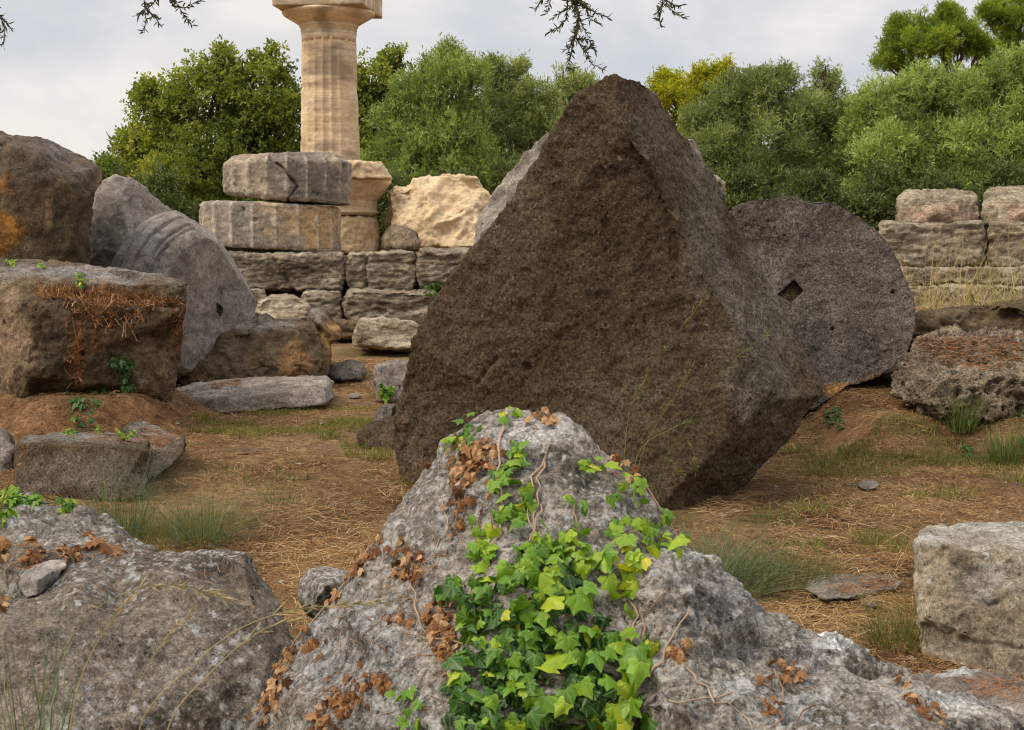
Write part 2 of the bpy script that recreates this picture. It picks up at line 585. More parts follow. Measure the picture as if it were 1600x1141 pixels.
def simple_mat(name, attr, stops, rough=0.7, trans=0.0, spec=0.25, hue_noise=0.0):
    """stops over a per-leaf attribute in 0..1"""
    m = bpy.data.materials.new(name)
    m.use_nodes = True
    t = m.node_tree
    t.nodes.clear()
    k = NT(t)
    at = k.n('ShaderNodeAttribute', attribute_name=attr)
    c = k.ramp(at.outputs['Fac'], stops)
    b = k.n('ShaderNodeBsdfPrincipled', {'Base Color': c, 'Roughness': rough})
    b.inputs['Specular IOR Level'].default_value = spec
    out = b.outputs[0]
    if trans:
        tr = k.n('ShaderNodeBsdfTranslucent', {'Color': k.mix(1.0, c, (1.25, 1.15, 0.6), 'MULTIPLY')})
        out = k.n('ShaderNodeMixShader', {0: trans, 1: out, 2: tr.outputs[0]}).outputs[0]
    k.n('ShaderNodeOutputMaterial', {0: out})
    return m


M_olive = simple_mat('olive_leaves', 'tint', [(0.0, (0.118, 0.153, 0.050)), (0.45, (0.235, 0.289, 0.099)), (0.8, (0.376, 0.441, 0.174)), (1, (0.533, 0.578, 0.263))], 0.6, 0.45)
M_oliveb = simple_mat('fresh_olive_leaves', 'tint', [(0.0, (0.122, 0.174, 0.045)), (0.45, (0.258, 0.345, 0.092)), (0.8, (0.400, 0.505, 0.152)), (1, (0.570, 0.649, 0.251))], 0.6, 0.45)
M_oak = simple_mat('oak_leaves', 'tint', [(0.0, (0.088, 0.130, 0.021)), (0.5, (0.217, 0.274, 0.045)), (1, (0.436, 0.452, 0.079))], 0.55, 0.45)
M_pine = simple_mat('pine_needles', 'tint', [(0.0, (0.108, 0.172, 0.026)), (0.5, (0.237, 0.330, 0.041)), (1, (0.409, 0.489, 0.058))], 0.6, 0.45)
M_yellow = simple_mat('yellow_green_leaves', 'tint', [(0.0, (0.184, 0.230, 0.020)), (0.5, (0.414, 0.425, 0.025)), (1, (0.632, 0.575, 0.035))], 0.6, 0.45)
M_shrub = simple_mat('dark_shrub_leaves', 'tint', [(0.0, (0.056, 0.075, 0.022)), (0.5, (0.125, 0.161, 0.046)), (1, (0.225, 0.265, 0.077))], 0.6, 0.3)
M_bark = stone('bark', [(0.05, 0.04, 0.03), (0.09, 0.07, 0.055), (0.13, 0.11, 0.09)], 2.0, 0.3, None, None, 0.8, 0.3, stain=False)
M_twigleaf = simple_mat('hanging_olive_leaves', 'tint', [(0, (0.05, 0.06, 0.035)), (0.6, (0.09, 0.10, 0.06)), (1, (0.13, 0.10, 0.04))], 0.6, 0.2)
M_straw = simple_mat('dry_straw', 'tint', [(0, (0.13, 0.055, 0.022)), (0.35, (0.28, 0.14, 0.055)), (0.75, (0.46, 0.28, 0.12)), (1, (0.68, 0.50, 0.28))], 0.8, 0.15)
M_needle = simple_mat('fallen_needles', 'tint', [(0, (0.16, 0.06, 0.022)), (0.5, (0.30, 0.12, 0.04)), (1, (0.48, 0.26, 0.12))], 0.8, 0.1)
M_green = simple_mat('green_grass', 'tint', [(0, (0.07, 0.085, 0.02)), (0.5, (0.15, 0.17, 0.035)), (1, (0.32, 0.28, 0.09))], 0.7, 0.3)
M_blue = simple_mat('blue_green_grass', 'tint', [(0, (0.065, 0.09, 0.038)), (0.6, (0.135, 0.18, 0.085)), (1, (0.30, 0.31, 0.17))], 0.7, 0.3)
M_yel = simple_mat('yellow_grass', 'tint', [(0, (0.20, 0.20, 0.07)), (0.5, (0.46, 0.38, 0.17)), (1, (0.66, 0.50, 0.28))], 0.75, 0.3)
M_dead = simple_mat('dead_leaves', 'tint', [(0, (0.10, 0.045, 0.02)), (0.35, (0.22, 0.095, 0.038)), (0.65, (0.36, 0.18, 0.075)), (1, (0.54, 0.34, 0.18))], 0.75, 0.2)
M_stem = simple_mat('vine_bark', 'tint', [(0, (0.16, 0.085, 0.045)), (0.5, (0.30, 0.19, 0.12)), (1, (0.44, 0.33, 0.23))], 0.85, 0.0)

# ivy: blade colour per leaf, paler veins
m = bpy.data.materials.new('ivy_leaves')
m.use_nodes = True
m.node_tree.nodes.clear()
k = NT(m.node_tree)
at = k.n('ShaderNodeAttribute', attribute_name='tint')
ve = k.n('ShaderNodeAttribute', attribute_name='vein')
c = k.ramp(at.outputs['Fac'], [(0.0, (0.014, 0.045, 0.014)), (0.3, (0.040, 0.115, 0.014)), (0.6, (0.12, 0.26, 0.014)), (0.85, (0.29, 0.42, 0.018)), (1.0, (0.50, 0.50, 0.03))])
tcn = k.n('ShaderNodeTexCoord')
nn = k.noise(tcn.outputs['Object'], 60.0, 3)
c = k.mix(k.step(nn, 0.35, 0.75), c, k.mix(1.0, c, (1.35, 1.2, 1.0), 'MULTIPLY'))
vm = k.n('ShaderNodeMapRange', {0: ve.outputs['Fac'], 1: 0.66, 2: 0.97, 3: 0.0, 4: 0.8}).outputs[0]
c = k.mix(vm, c, k.mix(0.5, c, (0.34, 0.46, 0.14)))
bp = k.n('ShaderNodeBump', {'Strength': 0.35, 'Distance': 0.003, 'Height': ve.outputs['Fac']})
b = k.n('ShaderNodeBsdfPrincipled', {'Base Color': c, 'Roughness': 0.42, 'Normal': bp.outputs[0]})
b.inputs['Specular IOR Level'].default_value = 0.35
tr = k.n('ShaderNodeBsdfTranslucent', {'Color': k.mix(1.0, c, (1.3, 1.2, 0.5), 'MULTIPLY')})
mx = k.n('ShaderNodeMixShader', {0: 0.3, 1: b.outputs[0], 2: tr.outputs[0]})
k.n('ShaderNodeOutputMaterial', {0: mx.outputs[0]})
M_ivy = m


# ------------------------------------------------------------------ the ground
def sstep(a, b, x):
    t = np.clip((x - a) / (b - a), 0, 1)
    return t * t * (3 - 2 * t)


def gauss(x, y, cx, cy, rx, ry):
    return np.exp(-(((x - cx) / rx) ** 2 + ((y - cy) / ry) ** 2))


def ground_h(x, y):
    x = np.asarray(x, float)
    y = np.asarray(y, float)
    p = np.stack([x, y, x * 0], -1).reshape(-1, 3)
    near = np.exp(-np.maximum(0, y.ravel() - 25) / 15)
    h = (0.035 * fbm(p * 0.55, 3, 5) + 0.012 * fbm(p * 3.1, 3, 9) * near).reshape(x.shape)
    # soil bank the big cut block on the left lies on
    h = h + 0.36 * sstep(11.15, 11.75, y + 0.25 * np.sin(x * 3)) * sstep(-2.6, -3.2, x) * (1 - sstep(12.7, 13.4, y))
    # soil mound under the eroded drum on the right, and the terrace behind it
    h = h + 0.30 * sstep(10.25, 11.0, y + 0.12 * np.sin(x * 5)) * sstep(2.5, 3.0, x) * (1 - sstep(14.5, 15.5, y))
    h = h + 0.85 * sstep(14.0, 15.2, y) * sstep(3.0, 4.2, x)
    # foot of the steps on the left
    h = h + 0.14 * sstep(17.0, 20.5, y) * (1 - sstep(3.0, 4.2, x))
    # temple platform
    h = np.where(y > 20, h * (1 - sstep(22.4, 23.2, y)) + (1.44 + 0.02 * np.sin(x)) * sstep(22.4, 23.2, y), h)
    return h


def gzs(x, y):
    i = min(max(int(np.searchsorted(gx, x)) - 1, 0), len(gx) - 2)
    j = min(max(int(np.searchsorted(gy, y)) - 1, 0), len(gy) - 2)
    u = (x - gx[i]) / (gx[i + 1] - gx[i])
    v = (y - gy[j]) / (gy[j + 1] - gy[j])
    return float((GZ[j, i] * (1 - u) + GZ[j, i + 1] * u) * (1 - v) + (GZ[j + 1, i] * (1 - u) + GZ[j + 1, i + 1] * u) * v)


def axis(lo, hi, step, far, g=1.16):
    a = list(np.arange(lo, hi, step))
    s = step
    while a[-1] < far:
        s *= g
        a.append(a[-1] + s)
    s = step
    b = []
    v = lo
    while v > -far:
        s *= g
        v -= s
        b.append(v)
    return np.array(b[::-1] + a)


gx = axis(-7.0, 7.0, 0.045, 1500)
gy = axis(1.0, 17.0, 0.045, 1500)
GX, GY = np.meshgrid(gx, gy)
GZ = ground_h(GX, GY)
V = np.stack([GX, GY, GZ], -1).reshape(-1, 3)
nx, ny = len(gx), len(gy)
ii = np.arange(nx * ny).reshape(ny, nx)
Fq = np.stack([ii[:-1, :-1], ii[:-1, 1:], ii[1:, 1:], ii[1:, :-1]], -1).reshape(-1, 4)
m = bpy.data.materials.new('needle_litter_soil')
m.use_nodes = True
m.node_tree.nodes.clear()
k = NT(m.node_tree)
tcn = k.n('ShaderNodeTexCoord')
vec = tcn.outputs['Object']
n1 = k.noise(vec, 0.9, 6, 0.6, 0.3)
n2 = k.noise(vec, 9, 8, 0.75)
sv = k.n('ShaderNodeMapping', {0: vec, 'Scale': (1.0, 3.0, 1.0)}).outputs[0]
n3 = k.noise(sv, 60, 6, 0.8, 1.2)
base = k.ramp(n1, [(0.32, (0.095, 0.048, 0.022)), (0.48, (0.185, 0.110, 0.052)), (0.62, (0.29, 0.185, 0.090))])
f = k.math('MULTIPLY', k.n('ShaderNodeMapRange', {0: n2, 1: 0.37, 2: 0.63, 3: 0.55, 4: 1.4}).outputs[0], k.n('ShaderNodeMapRange', {0: n3, 1: 0.42, 2: 0.58, 3: 0.25, 4: 1.8}).outputs[0])
c = k.n('ShaderNodeVectorMath', {0: base, 3: f}, operation='SCALE').outputs[0]
gm = k.step(k.noise(vec, 0.7, 5, 0.6), 0.52, 0.66)
c = k.mix(k.math('MULTIPLY', gm, k.step(n2, 0.42, 0.6)), c, (0.13, 0.105, 0.03))
# bare orange earth where the ground is steep (cut banks)
ge = k.n('ShaderNodeNewGeometry')
nz = k.n('ShaderNodeSeparateXYZ', {0: ge.outputs['Normal']}).outputs[2]
ecol = k.n('ShaderNodeVectorMath', {0: k.ramp(k.noise(vec, 3, 6, 0.7), [(0.35, (0.13, 0.062, 0.028)), (0.6, (0.25, 0.135, 0.066))]), 3: f}, operation='SCALE').outputs[0]
c = k.mix(k.math('SUBTRACT', 1.0, k.step(nz, 0.72, 0.93)), c, ecol)
h = k.math('ADD', k.math('MULTIPLY', n2, 1.0), k.math('MULTIPLY', n3, 0.5))
bp = k.n('ShaderNodeBump', {'Strength': 0.9, 'Distance': 0.025, 'Height': h})
b = k.n('ShaderNodeBsdfPrincipled', {'Base Color': c, 'Roughness': 0.95, 'Normal': bp.outputs[0]})
b.inputs['Specular IOR Level'].default_value = 0.1
k.n('ShaderNodeOutputMaterial', {0: b.outputs[0]})
g = link('ground', mk_mesh('ground', V, Fq, True), m, origin=(0, 0, 0))
tag(g, 'brown earth strewn with dry straw and pine needles', None, None, 'structure')
g['category'] = 'ground'

# ------------------------------------------------------------------ far background: trees
def tubes(paths, seg=6):
    """paths: list of list of (Vector, radius) -> V, F, t"""
    Vs, Fs, T = [], [], []
    o = 0
    for path in paths:
        n = len(path)
        ph = random.random()
        for i, (p, r) in enumerate(path):
            a = path[max(0, i - 1)][0]
            b_ = path[min(n - 1, i + 1)][0]
            t = (b_ - a)
            t = t.normalized() if t.length > 1e-9 else Vector((0, 0, 1))
            u = t.cross(Vector((0.31, 0.2, 0.93)))
            if u.length < 1e-3:
                u = t.cross(Vector((1, 0, 0)))
            u.normalize()
            v = t.cross(u)
            for s in range(seg):
                an = 2 * math.pi * s / seg
                Vs.append(p + u * (math.cos(an) * r) + v * (math.sin(an) * r))
                T.append(ph)
        for i in range(n - 1):
            for s in range(seg):
                a = o + i * seg + s
                b_ = o + i * seg + (s + 1) % seg
                Fs.append((a, b_, b_ + seg, a + seg))
        o += n * seg
    return np.array([tuple(v) for v in Vs]), np.array(Fs), np.array(T)


def bend(a, b, r0, r1, n=6, wob=0.06):
    L = (b - a).length
    out = []
    for i in range(n + 1):
        t = i / n
        p = a.lerp(b, t)
        if 0 < i < n:
            p += Vector([random.uniform(-1, 1) * wob * L for _ in range(3)])
        out.append((p, r0 + (r1 - r0) * t))
    return out


def unit(v):
    return v / np.maximum(np.linalg.norm(v, axis=1, keepdims=True), 1e-9)


def leafcloud(cl, n, ln, wd, upb=0.5, jit=0.7, fill=0.25, thr=0.0, rg=None, per=7, tail=1.0):
    """leaf-sized faces in small sprays spread through clumps; cl (K,6): x y z rx rz tint"""
    rg = rg or RNG
    m_ = max(1, n // per)
    wgt = cl[:, 3] ** 2
    ci = rg.choice(len(cl), m_, p=wgt / wgt.sum())
    c = cl[ci]
    u = unit(rg.normal(size=(m_, 3)))
    r_ = rg.random(m_)
    rad = np.where(rg.random(m_) < fill, r_ ** 0.5, 0.78 - 0.16 * tail + (0.22 + 0.2 * tail) * r_ + 0.38 * tail * r_ ** 6)
    rad = rad * (1 + (0.10 + 0.25 * tail) * vnoise(u * 3.5 + c[:, :3] * 1.7, 3))
    p = c[:, :3] + u * rad[:, None] * np.stack([c[:, 3], c[:, 3], c[:, 4]], 1)
    keep = vnoise(p * 1.9, 17) > thr - 0.75 * rg.random(m_)
    p, u, c = p[keep], u[keep], c[keep]
    m_ = len(p)
    sax = unit(u * 0.6 + np.array([0, 0, upb]) + rg.normal(size=(m_, 3)) * 0.5)
    st_ = np.clip(c[:, 5] + 0.13 * rg.normal(size=m_) + 0.10 * vnoise(p * 0.8, 4), 0, 1)
    sl_ = ln * (1.2 + 1.6 * rg.random(m_))
    t = rg.random((m_, per))
    q = p[:, None] + sax[:, None] * (t * sl_[:, None])[..., None]
    q = q.reshape(-1, 3) + rg.normal(size=(m_ * per, 3)) * wd * 0.4
    n = len(q)
    ax = unit(np.repeat(sax, per, 0) * 0.8 + rg.normal(size=(n, 3)) * jit * 0.9)
    sd = unit(np.cross(ax, rg.normal(size=(n, 3))))
    L = ln * (0.6 + 0.8 * rg.random(n))[:, None]
    Wd = wd * (0.7 + 0.6 * rg.random(n))[:, None]
    V = np.stack([q, q + ax * L * 0.5 + sd * Wd / 2, q + ax * L, q + ax * L * 0.5 - sd * Wd / 2], 1).reshape(-1, 3)
    Fq = np.arange(4 * n).reshape(n, 4)
    tint = np.clip(np.repeat(st_, per) + 0.10 * rg.normal(size=n), 0, 1)
    return V, Fq, np.repeat(tint, 4)


def tree(name, label, cat, d, lobes, mat, n, ln, wd, sub=16, subr=(0.28, 0.48), flat=0.9, upb=0.5, jit=0.7, trunk_px=None, group=None, tint=(0.18, 0.85), thr=0.10, trunk_r=0.22, fill=0.25, depth=1.0, seed=None, tail=1.0):
    """lobes: (px, py, r px[, depth offset m]) of the big masses of the crown, d metres away"""
    rr = random.Random(seed if seed is not None else hash(label) % 9999 if False else len(label) * 31 + int(d * 7) + len(lobes))
    pm = d / F
    cl = []
    L3 = []
    for lb in lobes:
        px, py, r = lb[:3]
        dy = lb[3] if len(lb) > 3 else 0.0
        c = P(px, py, d + dy)
        R = r * pm
        L3.append((c, R))
        cl.append((c.x, c.y, c.z, R * 0.72, R * 0.65 * flat, rr.uniform(*tint) * 0.6))
        for _ in range(int(sub * 1.5)):
            u = Vector((rr.gauss(0, 1), rr.gauss(0, 1) * depth, rr.gauss(0, 1) * 0.9 + 0.15)).normalized()
            s = rr.uniform(*subr) * 0.85
            q = c + u * R * (0.95 - s * 0.6) * rr.uniform(0.75, 1.08)
            t = rr.uniform(*tint)
            cl.append((q.x, q.y, q.z, R * s, R * s * flat, t))
    cl = np.array(cl)
    bx = sum(c.x for c, R in L3) / len(L3) if trunk_px is None else P(trunk_px, 385, d).x
    gz = float(ground_h(np.array([bx]), np.array([d]))[0])
    root = empty(name, (bx, d, gz), label, cat, group)
    rg = np.random.default_rng(rr.randrange(99999))
    V, Fq, T = leafcloud(cl, int(n * 1.45), ln * 0.78, wd * 0.82, upb, jit, fill, thr, rg, 7, tail)
    link('crown', mk_mesh('crown', V, Fq, False, {'tint': T}), mat, root)
    random.seed(rr.randrange(9999))
    paths = []
    base = Vector((bx, d, gz - 0.1))
    low = min(c.z - R * 0.2 for c, R in L3)
    fork = Vector((bx + rr.uniform(-.3, .3), d, gz + max(0.8, (low - gz) * 0.55)))
    paths.append(bend(base, fork, trunk_r * 1.25, trunk_r, 5, 0.03))
    for c, R in L3:
        paths.append(bend(fork, c, trunk_r * 0.6, trunk_r * 0.22, 6, 0.05))
        for _ in range(5):
            u = Vector((rr.gauss(0, 1), rr.gauss(0, 1), rr.gauss(0, 1) + 0.4)).normalized()
            paths.append(bend(c.lerp(fork, rr.uniform(0, 0.3)), c + u * R * 0.9, trunk_r * 0.2, 0.015, 5, 0.07))
    V, Fq, T = tubes(paths, 6)
    link('trunk', mk_mesh('trunk', V, Fq, True), M_bark, root)
    return root


OL = 'olive trees behind the ruins'
tree('oak_tree', 'broad dark green oak tree rising left of the standing column', 'tree', 52,
     [(250, 215, 62), (330, 160, 72), (405, 165, 70), (300, 270, 80, -1), (400, 260, 80), (240, 150, 30), (352, 105, 30), (430, 105, 28), (460, 180, 50), (215, 230, 34), (440, 310, 60), (330, 330, 55), (275, 135, 18), (345, 80, 12), (395, 92, 16), (432, 82, 12)],
     M_oak, 90000, 0.17, 0.10, sub=26, subr=(0.2, 0.42), trunk_px=350, thr=0.12, jit=1.2, upb=0.2)
tree('oak_tree', 'dark green oak tree showing just right of the standing column', 'tree', 54,
     [(575, 190, 55), (600, 125, 34), (565, 270, 55, -1), (610, 95, 22), (540, 140, 50), (640, 150, 28), (520, 250, 60), (655, 120, 12), (625, 80, 10)],
     M_oak, 42000, 0.17, 0.10, sub=24, subr=(0.2, 0.42), trunk_px=560, thr=0.15, jit=1.2, upb=0.2)
tree('pine_tree', 'low bright green pine at the left edge of the oak, far off', 'tree', 70,
     [(172, 262, 20), (205, 285, 32), (150, 285, 24)], M_pine, 9000, 0.22, 0.06, trunk_px=180, tint=(0.3, 0.8))
tree('olive_tree', 'olive tree with a pointed top right of the column, above the cream block', 'tree', 48,
     [(640, 210, 60), (705, 150, 62), (700, 95, 26), (700, 240, 70, -1), (640, 150, 34), (620, 270, 55), (672, 105, 18), (640, 300, 60, -1), (715, 300, 60, -1), (740, 120, 22)],
     M_oliveb, 75000, 0.19, 0.045, sub=30, subr=(0.16, 0.38), trunk_px=680, group=OL, upb=0.8, tint=(0.15, 0.8))
tree('olive_tree', 'olive tree in the gap left of the dark pyramid stone', 'tree', 50,
     [(785, 190, 66), (785, 125, 34), (830, 160, 45), (800, 260, 70, -1), (740, 230, 45), (850, 220, 50), (770, 108, 16), (808, 112, 18), (745, 320, 50, -1)],
     M_olive, 62000, 0.19, 0.045, sub=30, subr=(0.16, 0.38), trunk_px=790, group=OL, upb=0.8, tint=(0.2, 0.85))
tree('olive_tree', 'thin olive top just left of the tip of the dark pyramid stone', 'tree', 58,
     [(890, 150, 36), (880, 125, 20), (915, 140, 22), (870, 200, 50), (930, 200, 60)],
     M_olive, 22000, 0.2, 0.05, sub=24, subr=(0.18, 0.4), trunk_px=890, group=OL, upb=0.8, tint=(0.3, 0.85), thr=0.1)
tree('yellow_green_tree', 'bright yellow green tree right of the tip of the dark pyramid stone', 'tree', 62,
     [(1060, 160, 46), (1110, 130, 30), (1040, 135, 24), (1075, 210, 44), (1125, 108, 16), (1150, 180, 40), (1030, 200, 40), (1095, 122, 18)],
     M_yellow, 34000, 0.2, 0.07, sub=22, subr=(0.22, 0.45), trunk_px=1085, tint=(0.15, 0.8), jit=1.0)
tree('olive_tree', 'wide grey green olive tree right of the dark pyramid stone', 'tree', 46,
     [(1140, 190, 60), (1200, 160, 50), (1150, 140, 26), (1225, 130, 24), (1120, 260, 60, -1), (1200, 250, 70, -1), (1250, 200, 50), (1175, 125, 14), (1100, 200, 36), (1090, 300, 40, -2), (1160, 320, 50, -1)],
     M_olive, 80000, 0.18, 0.042, sub=30, subr=(0.15, 0.36), trunk_px=1180, group=OL, upb=0.8, tint=(0.1, 0.6))
tree('olive_tree', 'olive tree behind the round drum with the square hole', 'tree', 47,
     [(1280, 180, 46), (1290, 130, 22), (1270, 250, 62), (1320, 200, 38), (1285, 112, 13), (1240, 310, 52, -2), (1310, 290, 52, -1)],
     M_olive, 55000, 0.18, 0.042, sub=30, subr=(0.16, 0.38), trunk_px=1280, group=OL, upb=0.8, tint=(0.15, 0.75))
tree('olive_tree', 'pale green olive tree under the umbrella pine', 'tree', 45,
     [(1400, 180, 62), (1440, 140, 36), (1360, 170, 30), (1390, 250, 66, -1), (1480, 150, 46), (1340, 210, 30), (1445, 220, 60), (1370, 310, 50, -1), (1440, 290, 50, -1)],
     M_oliveb, 78000, 0.18, 0.042, sub=30, subr=(0.15, 0.36), trunk_px=1420, group=OL, upb=0.8, tint=(0.15, 0.9))
tree('olive_tree', 'large pale olive tree at the right edge of the photo', 'tree', 44,
     [(1560, 160, 66), (1590, 120, 46), (1530, 150, 40), (1540, 240, 66, -1), (1620, 220, 70), (1500, 220, 44), (1590, 110, 26), (1530, 300, 55, -1), (1600, 290, 55, -1)],
     M_oliveb, 78000, 0.18, 0.042, sub=30, subr=(0.15, 0.36), trunk_px=1570, group=OL, upb=0.8, tint=(0.15, 0.85))
tree('umbrella_pine', 'umbrella pine with a dense rounded yellow green crown standing above the olives', 'tree', 75,
     [(1400, 70, 28), (1440, 42, 30), (1480, 35, 28), (1440, 75, 30, -1), (1500, 60, 36), (1385, 98, 24), (1530, 75, 28), (1470, 70, 30, -1), (1478, 28, 16), (1410, 45, 20), (1540, 95, 22), (1410, 103, 18)],
     M_pine, 70000, 0.22, 0.05, sub=10, subr=(0.28, 0.46), flat=0.5, trunk_px=1470, upb=1.1, jit=0.6, tint=(0.2, 0.85), trunk_r=0.35, tail=0.15)
tree('umbrella_pine', 'umbrella pine cut by the top right corner of the photo', 'tree', 80,
     [(1560, 28, 30), (1595, 40, 34), (1575, 75, 22), (1620, 10, 40), (1545, 20, 18)],
     M_pine, 36000, 0.22, 0.05, sub=10, subr=(0.28, 0.46), flat=0.5, trunk_px=1600, upb=1.1, jit=0.6, tint=(0.15, 0.75), trunk_r=0.35, tail=0.15)
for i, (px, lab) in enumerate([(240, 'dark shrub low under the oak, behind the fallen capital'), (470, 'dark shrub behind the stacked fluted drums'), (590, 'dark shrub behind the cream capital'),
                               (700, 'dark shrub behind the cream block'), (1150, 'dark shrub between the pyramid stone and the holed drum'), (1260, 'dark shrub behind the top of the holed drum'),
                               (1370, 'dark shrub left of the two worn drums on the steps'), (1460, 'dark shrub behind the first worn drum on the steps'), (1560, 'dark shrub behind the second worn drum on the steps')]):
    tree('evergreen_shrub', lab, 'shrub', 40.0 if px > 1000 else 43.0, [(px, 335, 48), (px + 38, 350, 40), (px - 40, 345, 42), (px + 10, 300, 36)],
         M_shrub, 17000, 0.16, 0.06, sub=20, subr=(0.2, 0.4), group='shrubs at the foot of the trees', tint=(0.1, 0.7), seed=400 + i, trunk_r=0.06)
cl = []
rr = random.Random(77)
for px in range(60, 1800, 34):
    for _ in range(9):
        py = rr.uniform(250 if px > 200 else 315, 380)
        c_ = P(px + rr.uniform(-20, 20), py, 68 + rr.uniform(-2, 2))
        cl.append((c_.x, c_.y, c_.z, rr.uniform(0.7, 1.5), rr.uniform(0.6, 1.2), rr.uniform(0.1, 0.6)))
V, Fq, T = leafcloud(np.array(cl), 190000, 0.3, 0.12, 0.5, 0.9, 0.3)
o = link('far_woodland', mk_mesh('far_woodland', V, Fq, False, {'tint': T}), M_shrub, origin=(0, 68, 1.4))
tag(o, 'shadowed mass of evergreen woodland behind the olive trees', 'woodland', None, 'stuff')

# ------------------------------------------------------------------ the standing column
DC = 38.0
pc = P(514, 60, DC)
base_z = 1.44
colr = empty('doric_column', (pc.x, DC, base_z), 'tall standing fluted doric column of cream stone with its capital', 'column')
zt = P(514, 58, DC).z
z_ref = P(514, 240, DC).z
r_t, r_ref = 42.0 * DC / F, 46.5 * DC / F
nf, spf, rows = 20, 8, 150
zs = np.linspace(base_z, zt, rows)
th = np.linspace(0, 2 * np.pi, nf * spf, endpoint=False)
TH, ZS = np.meshgrid(th, zs)
Rr = r_t + (r_ref - r_t) * (zt - ZS) / (zt - z_ref)
ph = (TH * nf / (2 * np.pi) + 0.35) % 1.0
fl = 4 * ph * (1 - ph)
dr = -0.055 * fl ** 0.8
joints = [zt - 0.95 * i - 0.4 for i in range(12)]
for j in joints:
    dr -= 0.012 * np.exp(-((ZS - j) / 0.02) ** 2)
X, Y = np.cos(TH) * (Rr + dr), np.sin(TH) * (Rr + dr)
pp = np.stack([X + pc.x, Y + DC, ZS], -1).reshape(-1, 3)
dmg = 0.02 * np.minimum(0, fbm(pp * np.array([1.5, 1.5, 3.5]), 4, 33)) + 0.006 * fbm(pp * 9, 3, 3)
sc_ = (np.sqrt(X ** 2 + Y ** 2).ravel() + dmg) / np.sqrt(X ** 2 + Y ** 2).ravel()
V = np.stack([X.ravel() * sc_ + pc.x, Y.ravel() * sc_ + DC, ZS.ravel()], 1)
ii = np.arange(len(V)).reshape(rows, -1)
jj = np.roll(ii, -1, 1)
Fq = np.stack([ii[:-1], jj[:-1], jj[1:], ii[1:]], -1).reshape(-1, 4)
st = np.zeros((len(V), 4), dtype=np.float32)
xy = proj(V)
wn = fbm(V * np.array([1.2, 1.2, 5.0]), 4, 77)
g1 = np.exp(-((xy[:, 1] - 105) / 34) ** 2 - ((xy[:, 0] - 517) / 34) ** 2)
g2 = np.exp(-((xy[:, 1] - 226) / 14) ** 2 - ((xy[:, 0] - 508) / 16) ** 2)
st[:, :3] = (0.27, 0.20, 0.14)
st[:, 3] = np.clip((g1 + g2) * 1.1 + wn * 0.6 - 0.15, 0, 0.85)
me = mk_mesh('shaft', V, Fq, True, {'stain': st})
link('shaft', me, M_column, colr)


def lathe(profile, cx, cy, seg=64):
    V, Fc = [], []
    for z, r in profile:
        for s in range(seg):
            a = 2 * math.pi * s / seg
            V.append((cx + math.cos(a) * r, cy + math.sin(a) * r, z))
    for i in range(len(profile) - 1):
        for s in range(seg):
            a, b_ = i * seg + s, i * seg + (s + 1) % seg
            Fc.append((a, b_, b_ + seg, a + seg))
    Fc.append(tuple(range(seg))[::-1])
    Fc.append(tuple((len(profile) - 1) * seg + s for s in range(seg)))
    return V, Fc


def zc(y, x=514):
    return P(x, y, DC).z


rn = r_t
prof = [(zc(66), rn - 0.02), (zc(57), rn + 0.005), (zc(56), rn - 0.02), (zc(54.6), rn + 0.012), (zc(53.6), rn - 0.02), (zc(52), rn + 0.012), (zc(51), rn - 0.02), (zc(50), rn + 0.012), (zc(44), rn + 0.02), (zc(43.5), rn + 0.045), (zc(42), rn + 0.05), (zc(41.4), rn + 0.03),
        (zc(40), rn + 0.07), (zc(36), rn + 0.17), (zc(31), rn + 0.31), (zc(26.5), rn + 0.44), (zc(23), rn + 0.50), (zc(20.5), rn + 0.50), (zc(19), rn + 0.46)]
V, Fc = lathe(prof, pc.x, DC)
me = bpy.data.meshes.new('echinus')
me.from_pydata(V, [], Fc)
me.polygons.foreach_set('use_smooth', [True] * len(me.polygons))
weather(me, [(2.0, 0.006, 2)], (), 3, stains=[(505, 25, 14, 26, (0.30, 0.22, 0.14), 0.75), (560, 22, 14, 16, (0.36, 0.26, 0.16), 0.5)])
link('echinus', me, M_column, colr)


def box_vf(c, hx, hy, hz, rz=0, ch=0.0):
    M = Matrix.Translation(c) @ Matrix.Rotation(rz, 4, 'Z')
    V = [M @ Vector((sx * hx, sy * hy, sz * hz)) for sx in (-1, 1) for sy in (-1, 1) for sz in (-1, 1)]
    Fc = [(0, 1, 3, 2), (4, 6, 7, 5), (0, 4, 5, 1), (2, 3, 7, 6), (0, 2, 6, 4), (1, 5, 7, 3)]
    return V, Fc


ha = 1.20
zb = zc(20)
V, Fc = box_vf(Vector((pc.x + 0.0, DC, zb + 0.26)), ha, ha, 0.26, math.radians(-7))
solid(V, Fc, 'abacus', M_column, 0.03, 1, [(1.5, 0.008, 2), (6, 0.004, 2)], seed=61, parent=colr,
      stains=[(500, 10, 90, 30, (0.30, 0.235, 0.165), 0.75)])

# ------------------------------------------------------------------ temple platform, left side
ST = 'stone blocks of the temple steps, left side'


def wallblock(lab, x0, y0, x1, y1, d, mat=None, thick=0.9, seed=0, slope=0.0, cut=6, group=ST, jit=2.0, name='stone_block', **kw):
    kw.setdefault('disp', [(1.3, 0.03, 3), (4.5, 0.035, 3), (16, 0.016, 3)])
    kw.setdefault('pits', [(9, 0.35, 0.03, 0.3)])
    return rock(name, lab, 'stone block', rrect(x0, y0, x1, y1, d, cut, jit, seed, slope), thick=thick, bs=0.97, voxel=0.022, smooth=2,
                mat=mat or M_wall, bevel=(0.93, 0.10), strat=2.2, group=group, seed=seed + 100, **kw)


